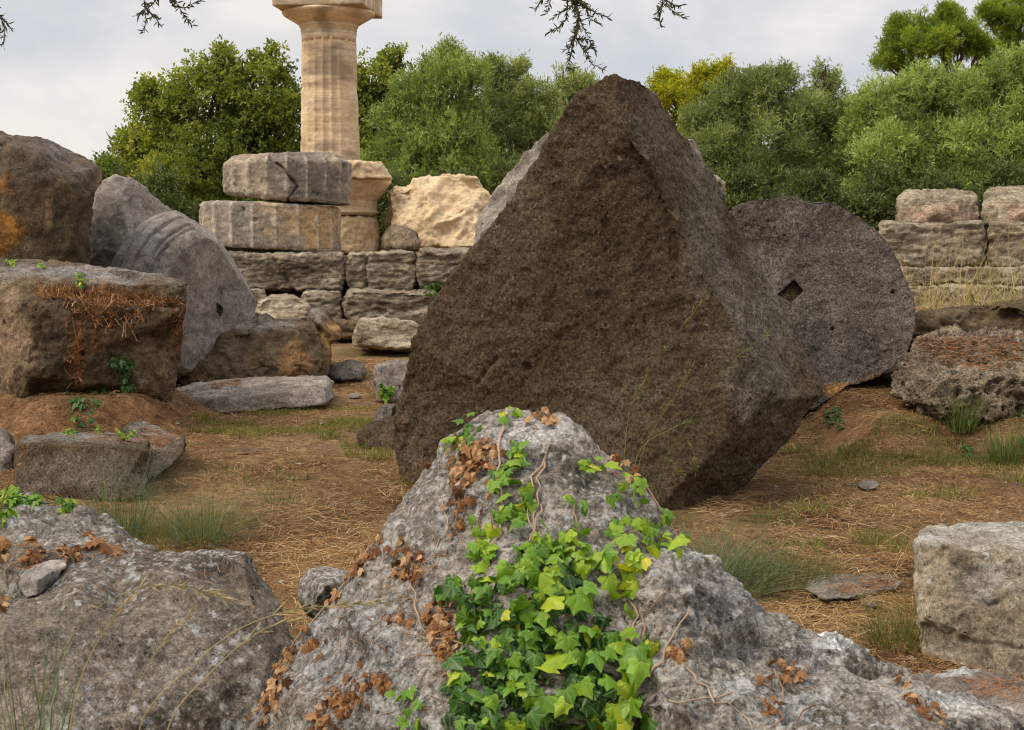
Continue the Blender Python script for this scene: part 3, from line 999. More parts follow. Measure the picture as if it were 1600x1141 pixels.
wallblock('long upper step block with a slanting crack under the stacked drums', 335, 396, 541, 455, 22.3, seed=1, thick=1.6, cracks=[([(425, 400), (440, 425), (457, 455)], 0.06, 4)])
wallblock('upper step block with layered face below the cream capital', 541, 394, 652, 454, 22.3, seed=2, thick=1.6, cracks=[([(573, 400), (570, 425), (574, 452)], 0.08, 4), ([(560, 412), (600, 409), (650, 413)], 0.04, 3)])
wallblock('upper step block partly hidden by the pyramid stone at left', 653, 390, 770, 452, 22.2, seed=3, thick=1.6)
wallblock('second step block, dark, under the cracked long block', 470, 455, 537, 505, 21.7, seed=4)
wallblock('rounded second step block with dark underside left of the pyramid stone', 534, 453, 690, 505, 21.6, seed=5, cut=12)
wallblock('darker low block between fallen capital and second step', 355, 452, 420, 505, 21.9, seed=6)
wallblock('low footing stone in the dark under the rounded step block', 520, 503, 600, 530, 21.3, seed=8, mat=M_brown)
wallblock('low footing stone deep behind the brown broken boulder', 600, 500, 700, 545, 21.4, seed=9, mat=M_brown)
rock('boulder', 'pale layered boulder right of the fallen capital, under the upper step', 'boulder',
     [(394, 492, 20.9), (398, 470, 20.9), (420, 459, 21.0), (455, 459, 21.0), (480, 468, 20.9), (488, 482, 20.8), (486, 500, 20.8), (430, 510, 20.7)], thick=0.7, bevel=(0.8, 0.12), voxel=0.02, mat=M_wallw, strat=2.5)
rock('boulder', 'pale cream grey boulder standing on soil left of the pyramid stone', 'boulder',
     [(552, 540, 19.2), (551, 515, 19.2), (562, 498, 19.3), (600, 495, 19.3), (625, 502, 19.3), (648, 503, 19.3), (662, 520, 19.2), (660, 550, 19.1), (600, 548, 19.1)], thick=0.8, bevel=(0.85, 0.15), voxel=0.02, mat=M_wallw, strat=2.0)
rock('boulder', 'brown broken footing under the pale cream grey boulder', 'boulder',
     [(560, 549, 19.3), (650, 547, 19.3), (655, 610, 19.0), (600, 625, 18.9), (575, 590, 19.1)], thick=0.8, bevel=(0.85, 0.12), voxel=0.025, mat=M_brown)
rock('boulder', 'whitish pitted stone beside the foot of the pyramid stone', 'boulder',
     [(585, 572, 14.6), (600, 568, 14.7), (638, 563, 14.8), (650, 580, 14.8), (650, 628, 14.6), (610, 632, 14.5), (592, 628, 14.5), (586, 600, 14.5)], thick=0.5, bevel=(0.85, 0.08), voxel=0.014, mat=M_grey,
     pits=[(10, 0.4, 0.04, 0.3)])
rock('boulder', 'small dark mottled stone lying in the path end', 'boulder',
     [(512, 588, 16.6), (520, 572, 16.7), (545, 567, 16.8), (566, 570, 16.8), (572, 582, 16.7), (565, 594, 16.5), (530, 596, 16.4)], thick=0.3, bevel=(0.8, 0.08), voxel=0.015, mat=M_disc)
rock('boulder', 'small rounded stone leaning on the left foot of the pyramid stone, upper of two', 'boulder',
     [(580, 660, 11.9), (583, 642, 12.0), (598, 631, 12.0), (618, 632, 12.0), (622, 668, 11.9), (600, 675, 11.8)], thick=0.4, bevel=(0.8, 0.08), voxel=0.012, mat=M_disc)
rock('boulder', 'dark stone wedged at the left foot of the pyramid stone, lower of two', 'boulder',
     [(566, 680, 11.0), (575, 664, 11.1), (600, 656, 11.1), (640, 655, 11.1), (645, 715, 10.9), (600, 716, 10.8), (575, 702, 10.9)], thick=0.5, bevel=(0.82, 0.1), voxel=0.012, mat=M_dark)

# stacked fluted drums
def fluted(c, r, z0, z1, tiltb, tiltt, phase, nfl=20, dep=0.085, ch=0.05, taper=0.0, ring=8):
    """drum section standing at c, bottom and top planes tilted along x"""
    V, Fc = [], []
    seg = nfl * ring
    for (zz, tl, rs) in ((z0, tiltb, 1 - ch * 0.4 / r), (z0 + 0.05, tiltb, 1), (z1 - ch, tiltt, 1 - taper), (z1, tiltt, 1 - taper - ch / r * 1.2)):
        for s in range(seg):
            a = 2 * math.pi * s / seg
            p_ = ((s / ring) + phase) % 1.0
            rr_ = r * rs - dep * (4 * p_ * (1 - p_)) ** 0.8
            x, y = math.cos(a) * rr_, math.sin(a) * rr_
            V.append((c.x + x, c.y + y, zz + tl * x))
    for i in range(3):
        for s in range(seg):
            a, b_ = i * seg + s, i * seg + (s + 1) % seg
            Fc.append((a, b_, b_ + seg, a + seg))
    Fc.append(tuple(range(seg))[::-1])
    Fc.append(tuple(3 * seg + s for s in range(seg)))
    return V, Fc


dD = 23.75
cD = P(424, 350, dD)
V, Fc = fluted(Vector((cD.x, dD, 0)), 115.5 * 22.9 / F, P(424, 388, 22.7).z, P(424, 316, 22.7).z, -0.045, -0.03, 0.3)
o = solid(V, Fc, 'column_drum', M_drum, 0.017, 1, [(1.3, 0.02, 3), (5, 0.010, 3), (16, 0.007, 2)], [(5, 0.3, 0.04, 0.25)], 71,
          stains=[(440, 352, 40, 34, (0.40, 0.29, 0.18), 0.85), (500, 350, 50, 40, (0.46, 0.30, 0.155), 1.0), (370, 345, 30, 24, (0.20, 0.19, 0.175), 0.6)], arris=(cD.x, dD, 20, 0.3, (0.50, 0.43, 0.34), (0.19, 0.17, 0.15)))
tag(o, 'lower drum of the stack, fluted, grey with an orange stained right half', 'column drum', 'weathered fluted drums stacked on the steps')
cU = P(449, 280, dD)
V, Fc = fluted(Vector((cU.x, dD, 0)), 104 * 22.9 / F, P(449, 311, 22.7).z, P(449, 238, 22.7).z, -0.10, 0.02, 0.55, ch=0.14)
o = solid(V, Fc, 'column_drum', M_drum, 0.017, 1, [(1.3, 0.03, 3), (5, 0.014, 3), (16, 0.008, 2)], [(5, 0.3, 0.04, 0.25)], 72,
          stains=[(480, 265, 70, 45, (0.155, 0.135, 0.115), 0.75), (410, 285, 26, 26, (0.38, 0.29, 0.19), 0.4), (370, 290, 20, 30, (0.40, 0.33, 0.25), 0.6)],
          cracks=[([(420, 246), (440, 262), (455, 278), (464, 292), (455, 304), (450, 312)], 0.09, 2.6)], arris=(cU.x, dD, 20, 0.55, (0.42, 0.35, 0.27), (0.15, 0.13, 0.115)))
tag(o, 'upper drum of the stack, fluted, dark grey with a jagged crack', 'column drum', 'weathered fluted drums stacked on the steps')
rock('flat_stone', 'thin broken slab wedged beneath the lower stacked drum', 'slab', [(350, 383, 23.0), (440, 386, 22.9), (535, 391, 22.9), (536, 398, 22.9), (350, 398, 22.9)], thick=1.2, bs=0.9, voxel=0.02, mat=M_porous, disp=[(3, 0.02, 2)])

# cream capital behind, standing on a short drum
dE = 27.0
cE = P(522, 330, dE)
zz = lambda y: P(522, y, dE - 0.8).z
pmE = (dE - 0.2) / F
prof = [(zz(336), 60 * pmE), (zz(334), 66 * pmE), (zz(331), 70 * pmE), (zz(329), 67 * pmE), (zz(327), 66 * pmE), (zz(312), 66 * pmE), (zz(310), 68 * pmE), (zz(300), 76 * pmE), (zz(290), 84 * pmE), (zz(284), 88 * pmE), (zz(279), 88 * pmE)]
V, Fc = lathe(prof, cE.x, dE, 56)
ce = empty('doric_capital', (cE.x, dE, zz(337)), 'cream capital with chipped abacus standing behind the stacked drums', 'capital')
solid(V, Fc, 'echinus', M_cream, 0.02, 1, [(1.5, 0.012, 3), (5, 0.008, 3)], seed=81, parent=ce)
h2 = (zz(249) - zz(281)) / 2
V, Fc = box_vf(Vector((cE.x, dE, zz(280) + h2)), 90 * pmE, 90 * pmE, h2, math.radians(6))
V = [v - Vector((0.22, 0, 0.06)) if (v.x > cE.x and v.z > zz(265)) else v for v in V]
solid(V, Fc, 'abacus', M_cream, 0.025, 3, [(1.2, 0.04, 3), (4, 0.04, 3), (14, 0.01, 2)], seed=82, parent=ce)
V, Fc = lathe([(1.46, 62 * pmE), (1.5, 70 * pmE), (zz(362), 71 * pmE), (zz(345), 68 * pmE), (zz(338), 62 * pmE)], cE.x, dE, 48)
o = solid(V, Fc, 'column_drum', M_cream, 0.025, 3, [(1.2, 0.04, 3), (4, 0.04, 3), (14, 0.01, 2)], seed=83)
tag(o, 'cream broken drum section directly beneath the cream capital', 'column drum')
rock('stone_block', 'large rough cream block with a flat top behind the steps', 'stone block',
     [(601, 388, 26.4), (604, 345, 26.4), (608, 320, 26.4), (604, 302, 26.5), (612, 292, 26.5), (640, 289, 26.5), (646, 279, 26.6), (700, 277, 26.6), (748, 277, 26.6), (753, 295, 26.6), (770, 312, 26.6), (778, 340, 26.6), (790, 390, 26.4)],
     inner=[(665, 305, 26.1), (630, 345, 25.9), (700, 330, 25.9), (740, 320, 26.0), (680, 385, 25.7), (750, 385, 25.8), (625, 385, 25.9)], thick=1.4, bs=0.9, voxel=0.024, smooth=1, mat=M_cream,
     disp=[(0.9, 0.12, 4), (2.6, 0.09, 4), (10, 0.025, 3)], pits=[(5, 0.35, 0.05, 0.3)])
rock('boulder', 'small brown rounded rock sitting in front of the cream block', 'boulder',
     [(597, 388, 23.2), (600, 368, 23.2), (610, 355, 23.3), (630, 354, 23.3), (648, 366, 23.3), (657, 380, 23.2), (648, 390, 23.1), (615, 392, 23.1)], thick=0.5, bevel=(0.7, 0.16), voxel=0.018, mat=M_brown,
     stains=[(625, 372, 40, 25, (0.26, 0.19, 0.13), 0.8)])

# ------------------------------------------------------------------ right side steps
SR = 'stone blocks of the temple steps, right side'
wallblock('upper right step block with a light worn lip, under the first worn drum', 1372, 349, 1541, 417, 17.8, mat=M_wallw, seed=21, group=SR, thick=1.8, slope=-0.02)
wallblock('upper right step block cut by the right edge of the photo', 1543, 347, 1700, 417, 17.8, mat=M_wallw, seed=22, group=SR, thick=1.8)
wallblock('middle right step block behind the yellow grass', 1400, 418, 1640, 444, 17.2, mat=M_wallw, seed=23, group=SR)
wallblock('lower right step block pale and split behind the yellow grass', 1405, 444, 1520, 486, 16.8, mat=M_wallw, seed=24, group=SR)
wallblock('lower right step block near the right edge behind the yellow grass', 1520, 446, 1690, 480, 16.8, mat=M_wallw, seed=25, group=SR)
for i, (x0, y0, x1, lab) in enumerate([(1403, 296, 1531, 'worn pinkish drum stump standing on the right steps, fully in view'), (1535, 291, 1660, 'worn drum stump on the right steps cut by the photo edge')]):
    rock('column_drum', lab, 'column drum',
         [(x0 + 1, 352, 18.4), (x0, 330, 18.45), (x0 + 4, y0 + 12, 18.6), (x0 + 14, y0 + 4, 18.7), (x0 + 45, y0 + 1, 18.8), (x0 + 85, y0, 18.8), (x1 - 12, y0 + 3, 18.7), (x1 - 3, y0 + 12, 18.6), (x1, 332, 18.45), (x1, 352, 18.4)],
         inner=[(x0 + 30, y0 + 15, 18.25), (x1 - 30, y0 + 15, 18.25), (x0 + 30, 350, 18.1), (x1 - 30, 350, 18.1), (x0 + 64, 330, 18.0)], thick=0.8, bs=0.92, voxel=0.02, smooth=2, mat=M_wallw,
         disp=[(1.3, 0.03, 3), (4, 0.04, 3), (14, 0.02, 3)], pits=[(9, 0.4, 0.04, 0.4)], group='worn drum stumps on the right steps', stains=[(x0 + 70, 335, 55, 20, (0.42, 0.27, 0.19), 0.6)])
rock('stone_block', 'long dark layered stone sloping above the eroded drum at right', 'stone block',
     [(1425, 560, 13.6), (1422, 520, 13.7), (1432, 492, 13.9), (1480, 482, 14.0), (1530, 474, 14.0), (1600, 464, 14.0), (1700, 458, 14.0), (1700, 600, 13.5), (1500, 600, 13.4)],
     inner=[(1480, 500, 13.6), (1600, 482, 13.6), (1500, 540, 13.5), (1600, 505, 13.7), (1600, 560, 13.3)], thick=1.0, dd=0.4, voxel=0.018, mat=M_brown, strat=2.5, disp=[(1.2, 0.05, 3), (4, 0.06, 3), (14, 0.02, 3)], pits=[(8, 0.4, 0.04, 0.4)])
rock('column_drum', 'eroded pitted drum lying flat on soil at the right edge, pine needles on top', 'column drum',
     [(1393, 615, 11.3), (1392, 590, 11.5), (1408, 560, 11.9), (1440, 530, 12.5), (1490, 515, 12.9), (1540, 513, 13.0), (1580, 520, 12.9), (1610, 538, 12.6), (1650, 560, 12.1), (1655, 620, 11.3), (1600, 652, 10.9), (1530, 658, 10.85), (1460, 650, 10.9), (1415, 635, 11.1)],
     inner=[(1405, 585, 11.25), (1450, 580, 11.1), (1530, 590, 10.95), (1610, 590, 11.0), (1500, 640, 10.8), (1560, 645, 10.8), (1440, 625, 10.9), (1500, 545, 12.2), (1560, 550, 12.0)],
     thick=0.1, bs=0.9, voxel=0.012, smooth=2, mat=M_porous, disp=[(1.5, 0.04, 3), (5, 0.05, 4), (18, 0.022, 3)], pits=[(8, 0.5, 0.08, 0.6), (18, 0.5, 0.03, 0.7)], strat=1.6,
     stains=[(1520, 540, 70, 20, (0.24, 0.15, 0.10), 0.5)])

# ------------------------------------------------------------------ the round drum with the square hole
ring = [(1100, 380, 13.4), (1120, 345, 13.3), (1150, 320, 13.2), (1180, 311, 13.15), (1210, 308, 13.1), (1237, 303, 13.1), (1262, 311, 13.05), (1298, 311, 13.0), (1325, 325, 13.0), (1345, 338, 13.0), (1366, 352, 12.95),
        (1388, 378, 12.9), (1406, 408, 12.85), (1420, 440, 12.8), (1430, 470, 12.75), (1434, 498, 12.7), (1428, 530, 12.65), (1418, 556, 12.6), (1400, 574, 12.6), (1372, 590, 12.6), (1345, 600, 12.55), (1325, 602, 12.5), (1300, 622, 12.5),
        (1270, 640, 12.5), (1200, 650, 12.6), (1120, 600, 12.9), (1080, 500, 13.2)]
rock('column_drum', 'round fallen drum on edge showing its flat face with a square dowel hole', 'column drum', ring, inner=[(1240, 460, 12.85), (1320, 460, 12.78), (1240, 380, 12.98), (1240, 550, 12.7)],
     thick=0.75, bs=0.88, voxel=0.012, smooth=2, mat=M_disc, disp=[(1.0, 0.02, 3), (5, 0.010, 3), (22, 0.006, 3)], pits=[(4.5, 0.16, 0.06, 0.35), (22, 0.4, 0.012, 0.5)],
     holes=[([(1240, 437), (1256, 454), (1236, 474), (1215, 460)], (0.02, 0.11, 0.0))],
     stains=[(1236, 457, 13, 13, (0.30, 0.21, 0.11), 1.0), (1310, 612, 45, 12, (0.45, 0.24, 0.08), 0.9), (1375, 594, 30, 8, (0.4, 0.2, 0.07), 0.7)])
rock('boulder', 'brown rock in shade between the holed drum and the eroded drum', 'boulder',
     [(1330, 640, 12.9), (1340, 600, 13.0), (1380, 580, 13.0), (1410, 575, 13.0), (1430, 600, 12.9), (1430, 660, 12.8), (1370, 668, 12.7)], thick=0.6, bevel=(0.85, 0.1), voxel=0.018, mat=M_brown)

# ------------------------------------------------------------------ pale boulders behind the pyramid stone
rock('boulder', 'light grey boulder whose edges show on both sides of the pyramid stone', 'boulder',
     [(734, 392, 11.2), (738, 358, 11.3), (757, 318, 11.4), (790, 270, 11.4), (822, 236, 11.4), (852, 212, 11.4), (960, 190, 11.3), (1060, 212, 11.2), (1078, 214, 11.1), (1092, 225, 11.1), (1096, 245, 11.05), (1097, 300, 11.0), (1060, 600, 11.0), (800, 600, 11.0)],
     inner=[(790, 330, 11.15)], thick=0.7, bs=0.85, voxel=0.02, mat=M_grey, disp=[(1.2, 0.05, 3), (4, 0.04, 3), (14, 0.012, 3)])
rock('boulder', 'small brown layered rock end peeking out right of the pyramid stone', 'boulder',
     [(1085, 330, 11.9), (1085, 275, 11.9), (1106, 269, 11.9), (1124, 274, 11.9), (1132, 285, 11.85), (1134, 330, 11.8), (1130, 600, 11.7), (1080, 600, 11.7)], thick=0.5, bs=0.9, voxel=0.016, mat=M_wallw, strat=3)

# ------------------------------------------------------------------ the big dark pyramid stone
out = [(940, 121, 8.75), (962, 116, 8.75), (985, 121, 8.85), (1008, 128, 9.0), (1030, 143, 9.15), (1044, 170, 9.2), (1056, 196, 9.25), (1078, 228, 9.35), (1100, 258, 9.4), (1130, 302, 9.5), (1152, 345, 9.5), (1172, 390, 9.5),
       (1192, 428, 9.5), (1214, 470, 9.45), (1240, 512, 9.4), (1265, 560, 9.3), (1279, 592, 9.2), (1283, 618, 9.1), (1262, 645, 9.05), (1232, 685, 9.0), (1206, 712, 8.95), (1170, 752, 8.9), (1135, 778, 8.85), (1105, 805, 8.7), (1060, 840, 8.55), (980, 860, 8.55),
       (870, 870, 8.75), (760, 810, 9.1), (690, 780, 9.25), (640, 760, 9.4), (620, 745, 9.45), (613, 700, 9.45), (614, 650, 9.4), (626, 612, 9.4), (633, 585, 9.35), (640, 540, 9.3), (655, 505, 9.3), (678, 468, 9.25), (700, 432, 9.2), (722, 405, 9.15), (745, 378, 9.1),
       (770, 348, 9.05), (792, 318, 9.0), (812, 288, 9.0), (832, 262, 8.95), (848, 240, 8.95), (858, 212, 8.9), (876, 184, 8.9), (890, 160, 8.85), (905, 146, 8.8), (922, 134, 8.8)]
n_ = len(out)
inn = [(985, 200, 8.62), (1035, 290, 8.62), (1062, 350, 8.62), (1100, 432, 8.60), (1160, 520, 8.58), (1205, 612, 8.62), (1228, 624, 8.75), (1130, 690, 8.45), (1050, 770, 8.40),
       (900, 300, 8.80), (830, 420, 8.90), (950, 520, 8.72), (760, 600, 9.05), (860, 700, 8.85), (1000, 400, 8.68), (700, 700, 9.2), (640, 700, 9.38), (1150, 430, 9.0), (1200, 530, 8.95)]
eds = [(1, n_), (n_, n_ + 1), (n_ + 1, n_ + 2), (n_ + 2, n_ + 3), (n_ + 3, n_ + 4), (n_ + 4, n_ + 5), (n_ + 5, n_ + 6), (n_ + 6, 17), (n_ + 5, n_ + 7), (n_ + 7, n_ + 8), (n_ + 8, 24)]
rock('pyramid_stone', 'huge dark brown pyramid shaped stone leaning in the centre of the ruins', 'fallen stone', out, inner=inn, edges=eds, thick=0.9, bs=0.72, voxel=0.0120, smooth=2, mat=M_dark, cells=[(11, 0.009)],
     disp=[(0.9, 0.020, 3), (3.2, 0.016, 4), (14, 0.009, 3), (40, 0.006, 2)], pits=[(3.2, 0.14, 0.06, 0.3), (26, 0.42, 0.009, 0.6)], seed=42,
     cracks=[([(975, 160), (1000, 250), (1045, 330), (1060, 400), (1090, 450)], 0.05, 16), ([(745, 600), (765, 570), (775, 560)], 0.03, 6), ([(820, 573), (824, 576)], 0.05, 7)],
     stains=[(1190, 520, 55, 150, (0.165, 0.14, 0.112), 0.7), (1105, 340, 38, 120, (0.165, 0.14, 0.112), 0.65), (1020, 190, 34, 60, (0.15, 0.122, 0.095), 0.55), (650, 690, 40, 60, (0.15, 0.11, 0.075), 0.6), (680, 740, 40, 20, (0.15, 0.075, 0.03), 0.5),
             (1150, 720, 40, 20, (0.14, 0.115, 0.08), 0.6), (870, 470, 90, 100, (0.080, 0.055, 0.032), 0.4)])

# ------------------------------------------------------------------ left: dark boulder, fallen capital, cut block
rock('boulder', 'big dark brown boulder with an orange stained side at the upper left edge', 'boulder',
     [(-150, 215, 14.6), (-60, 205, 14.4), (0, 205, 14.3), (18, 212, 14.3), (40, 213, 14.4), (62, 211, 14.5), (85, 222, 14.6), (110, 235, 14.7), (135, 245, 14.7), (152, 258, 14.6), (163, 270, 14.5), (162, 285, 14.4), (150, 300, 14.3), (135, 420, 14.0), (120, 520, 14.0), (-150, 540, 13.9)],
     edges=[(16, 17), (17, 18), (18, 19)], inner=[(20, 228, 13.8), (62, 240, 13.75), (105, 288, 13.75), (138, 306, 14.0), (0, 330, 13.7), (110, 380, 13.75), (-80, 330, 13.8), (60, 500, 13.8), (20, 500, 13.8)], thick=1.2, bs=0.8, voxel=0.02, smooth=2, mat=M_brown,
     disp=[(0.8, 0.03, 4), (2.6, 0.03, 4), (12, 0.012, 3)], pits=[(4, 0.2, 0.06, 0.3)],
     stains=[(85, 240, 90, 34, (0.17, 0.14, 0.125), 0.85), (0, 370, 40, 55, (0.30, 0.135, 0.03), 0.85), (90, 340, 55, 80, (0.060, 0.044, 0.024), 0.75), (20, 250, 60, 40, (0.07, 0.052, 0.028), 0.7), (-80, 300, 70, 90, (0.3, 0.14, 0.04), 0.8), (75, 330, 8, 30, (0.2, 0.12, 0.06), 0.7)])

capr = empty('fallen_capital', tuple(P(270, 560, 16.3)), 'grey doric capital lying on its side, ringed neck and square socket in its round face', 'capital')
capr.location.z = 0
rock('abacus', '', '', [(118, 430, 16.2), (128, 392, 16.2), (140, 340, 16.2), (150, 298, 16.25), (161, 279, 16.3), (182, 270, 16.35), (205, 274, 16.45), (230, 294, 16.6), (252, 316, 16.75), (300, 350, 16.9), (330, 450, 16.8), (300, 560, 16.5), (118, 560, 16.2)],
     inner=[(160, 390, 16.0), (215, 400, 16.1), (185, 320, 16.1)], thick=0.25, bs=0.9, voxel=0.017, smooth=2, mat=M_capital, disp=[(1.1, 0.02, 3), (4, 0.014, 3), (14, 0.008, 3)], pits=[(8, 0.3, 0.03, 0.3)], parent=capr,
     stains=[(170, 340, 24, 60, (0.15, 0.13, 0.11), 0.6)])
# echinus + neck: turned about an axis that points right, down a little and towards us
fc = P(326, 476, 15.7)
ax = Vector((0.80, -0.52, -0.13)).normalized()
Q = ax.to_track_quat('Z', 'Y').to_matrix()
rp = []
R0 = 0.80
for (t, r) in [(0.0, R0 - 0.05), (0.03, R0 - 0.01), (0.06, R0 + 0.02), (0.12, R0 + 0.045), (0.125, R0 + 0.02), (0.15, R0 + 0.025), (0.155, R0 + 0.07), (0.18, R0 + 0.075), (0.185, R0 + 0.045), (0.21, R0 + 0.05), (0.215, R0 + 0.10), (0.31, R0 + 0.145), (0.315, R0 + 0.10), (0.345, R0 + 0.11), (0.35, R0 + 0.17),
               (0.44, R0 + 0.20), (0.445, R0 + 0.16), (0.475, R0 + 0.165), (0.48, R0 + 0.19), (0.56, R0 + 0.19), (0.68, R0 + 0.1), (0.8, R0)]:
    rp.append((-t, r))
V, Fc = lathe(rp, 0, 0, 96)
V = [fc + Q @ Vector(v) for v in V]
bm = bmesh.new()
bv = [bm.verts.new(v) for v in V]
for f_ in Fc:
    bm.faces.new([bv[i] for i in f_])
eye = Vector((0, 0, CAM_H))
for (ax0, ay0), (bx0, by0), tl_ in (((255, 318), (342, 384), 0.10), ((342, 384), (397, 475), 0.05), ((250, 322), (310, 345), 0.12)):   # broken flank: rough planes cut the round
    n_pl = ray(ax0, ay0).cross(ray(bx0, by0)).normalized()
    if n_pl.dot(P(380, 330, 15.7) - eye) < 0:
        n_pl = -n_pl
    pt = P((ax0 + bx0) / 2, (ay0 + by0) / 2, 15.6)
    n_pl = (n_pl + Vector((0, -tl_, 0))).normalized()
    r_ = bmesh.ops.bisect_plane(bm, geom=bm.verts[:] + bm.edges[:] + bm.faces[:], plane_co=pt, plane_no=n_pl, clear_outer=True)
    ed_ = [e for e in r_['geom_cut'] if isinstance(e, bmesh.types.BMEdge)]
    if ed_:
        bmesh.ops.holes_fill(bm, edges=[e for e in bm.edges if e.is_boundary], sides=0)
bm.verts.index_update()
V = [v.co.copy() for v in bm.verts]
Fc = [tuple(v.index for v in f.verts) for f in bm.faces]
bm.free()
solid(V, Fc, 'echinus', M_capital, 0.014, 1, [(1.2, 0.012, 3), (5, 0.008, 3), (22, 0.004, 2)], [(8, 0.2, 0.02, 0.3)], 91, parent=capr,
      holes=[([(339, 474), (349, 482), (346, 496), (339, 489)], (-0.03, 0.16, 0.0))], cracks=[([(262, 385), (250, 398), (243, 412)], 0.03, 3)],
      stains=[(350, 460, 50, 100, (0.27, 0.235, 0.205), 0.7), (235, 370, 55, 50, (0.215, 0.20, 0.19), 0.6)])

cutb = [(-150, 395, 13.1), (-40, 400, 13.0), (20, 405, 12.9), (60, 406, 12.85), (110, 411, 12.8), (160, 417, 12.7), (205, 421, 12.6), (240, 426, 12.55), (270, 434, 12.45), (292, 442, 12.35), (291, 470, 12.2), (287, 500, 12.15), (285, 530, 12.15), (279, 570, 12.2), (272, 600, 12.2), (268, 638, 12.2),
        (245, 642, 12.1), (210, 633, 12.0), (150, 628, 11.9), (105, 620, 11.8), (65, 612, 11.7), (52, 630, 11.6), (30, 632, 11.6), (0, 624, 11.8), (-60, 618, 12.2), (-150, 610, 12.8)]
nb = len(cutb)
binn = [(286, 445, 12.0), (200, 443, 11.95), (120, 440, 11.95), (50, 437, 11.95), (-20, 433, 12.2), (283, 475, 11.98), (200, 471, 11.9), (110, 464, 11.85), (55, 460, 11.9), (55, 474, 11.55), (62, 468, 11.55), (110, 474, 11.6), (200, 479, 11.68), (280, 486, 11.85),
        (40, 600, 11.45), (70, 590, 11.5), (150, 600, 11.62), (240, 610, 11.85), (150, 540, 11.6), (230, 540, 11.75), (0, 470, 11.85), (-20, 560, 11.9), (52, 478, 11.5), (220, 520, 11.65), (250, 528, 11.9), (120, 520, 11.55)]
rock('cut_block', 'large squared block at left, rust stained, dead vines along its ledge, ivy on its front', 'stone block', cutb, inner=binn,
     edges=[(nb, nb + 1), (nb + 1, nb + 2), (nb + 2, nb + 3), (nb + 3, nb + 4), (nb + 5, nb + 6), (nb + 6, nb + 7), (nb + 7, nb + 8), (nb + 10, nb + 11), (nb + 11, nb + 12), (nb + 12, nb + 13), (nb + 9, nb + 22), (nb + 22, nb + 14)],
     thick=0.8, bs=0.92, voxel=0.0125, smooth=1, mat=M_brown, seed=55,
     cells=[(9, 0.02)], disp=[(1.2, 0.012, 4), (4, 0.018, 4), (18, 0.012, 3)], pits=[(5, 0.25, 0.05, 0.3), (24, 0.45, 0.014, 0.6)],
     holes=[([(172, 421), (210, 423), (222, 428), (205, 435), (180, 430)], (0, 0.05, -0.12))],
     stains=[(-20, 540, 85, 90, (0.25, 0.17, 0.105), 0.9), (150, 424, 190, 16, (0.24, 0.21, 0.185), 0.9), (85, 530, 26, 90, (0.075, 0.06, 0.042), 0.7), (122, 560, 14, 60, (0.20, 0.085, 0.032), 0.7), (160, 500, 24, 60, (0.17, 0.075, 0.03), 0.65), (215, 580, 60, 50, (0.21, 0.15, 0.095), 0.8),
             (270, 450, 20, 16, (0.13, 0.11, 0.08), 0.6), (250, 500, 30, 26, (0.1, 0.065, 0.035), 0.6), (278, 520, 14, 50, (0.24, 0.12, 0.06), 0.5)])

rock('boulder', 'long brown broken boulder with rusty patches in front of the fallen capital', 'boulder',
     [(284, 598, 15.7), (284, 575, 15.8), (300, 556, 15.9), (330, 528, 16.0), (350, 508, 16.1), (385, 500, 16.2), (403, 489, 16.25), (420, 486, 16.3), (432, 494, 16.3), (470, 494, 16.3), (490, 500, 16.3), (505, 520, 16.2), (510, 560, 16.0), (500, 595, 15.8), (440, 605, 15.6), (350, 612, 15.5)],
     inner=[(345, 525, 15.8), (390, 515, 15.85), (420, 505, 15.9), (470, 510, 15.95), (330, 570, 15.6), (400, 570, 15.6), (470, 570, 15.65)], thick=0.7, bs=0.85, voxel=0.017, smooth=2, mat=M_brown,
     disp=[(1.1, 0.05, 4), (3.6, 0.05, 4), (14, 0.012, 3)], stains=[(470, 565, 30, 34, (0.30, 0.16, 0.07), 0.75), (400, 500, 60, 18, (0.24, 0.21, 0.19), 0.7), (340, 560, 40, 40, (0.12, 0.09, 0.065), 0.5)])
rock('boulder', 'brown boulder with peaked top just right of the long broken boulder', 'boulder',
     [(478, 500, 16.9), (488, 482, 17.0), (500, 477, 17.0), (512, 482, 17.0), (520, 497, 16.9), (533, 515, 16.8), (532, 528, 16.7), (515, 535, 16.6), (508, 600, 16.4), (470, 600, 16.4)], inner=[(500, 505, 16.6), (515, 518, 16.6)],
     thick=0.6, bs=0.85, voxel=0.017, smooth=2, mat=M_brown, stains=[(515, 530, 20, 40, (0.32, 0.18, 0.08), 0.8), (500, 490, 26, 14, (0.26, 0.22, 0.19), 0.8)])
rock('flat_stone', 'flat grey stone slab lying on the grass in front of the broken boulder', 'slab',
     [(262, 612, 14.2), (300, 602, 14.6), (360, 594, 14.9), (420, 588, 15.2), (480, 586, 15.3), (510, 588, 15.2), (521, 597, 14.8), (521, 622, 14.1), (508, 632, 13.75), (455, 638, 13.65), (390, 644, 13.55), (340, 646, 13.5), (270, 650, 13.6)],
     inner=[(268, 622, 13.75), (330, 622, 13.6), (395, 618, 13.65), (455, 611, 13.75), (512, 602, 14.0)], edges=[(13, 14), (14, 15), (15, 16), (16, 17)], thick=0.12, bs=0.95, voxel=0.014, smooth=2, mat=M_grey, dd=-0.2,
     disp=[(1.3, 0.015, 3), (5, 0.02, 3), (18, 0.008, 3)], stains=[(360, 600, 30, 6, (0.34, 0.2, 0.1), 0.5), (300, 635, 60, 14, (0.12, 0.085, 0.055), 0.5), (400, 632, 60, 10, (0.13, 0.11, 0.09), 0.4)])

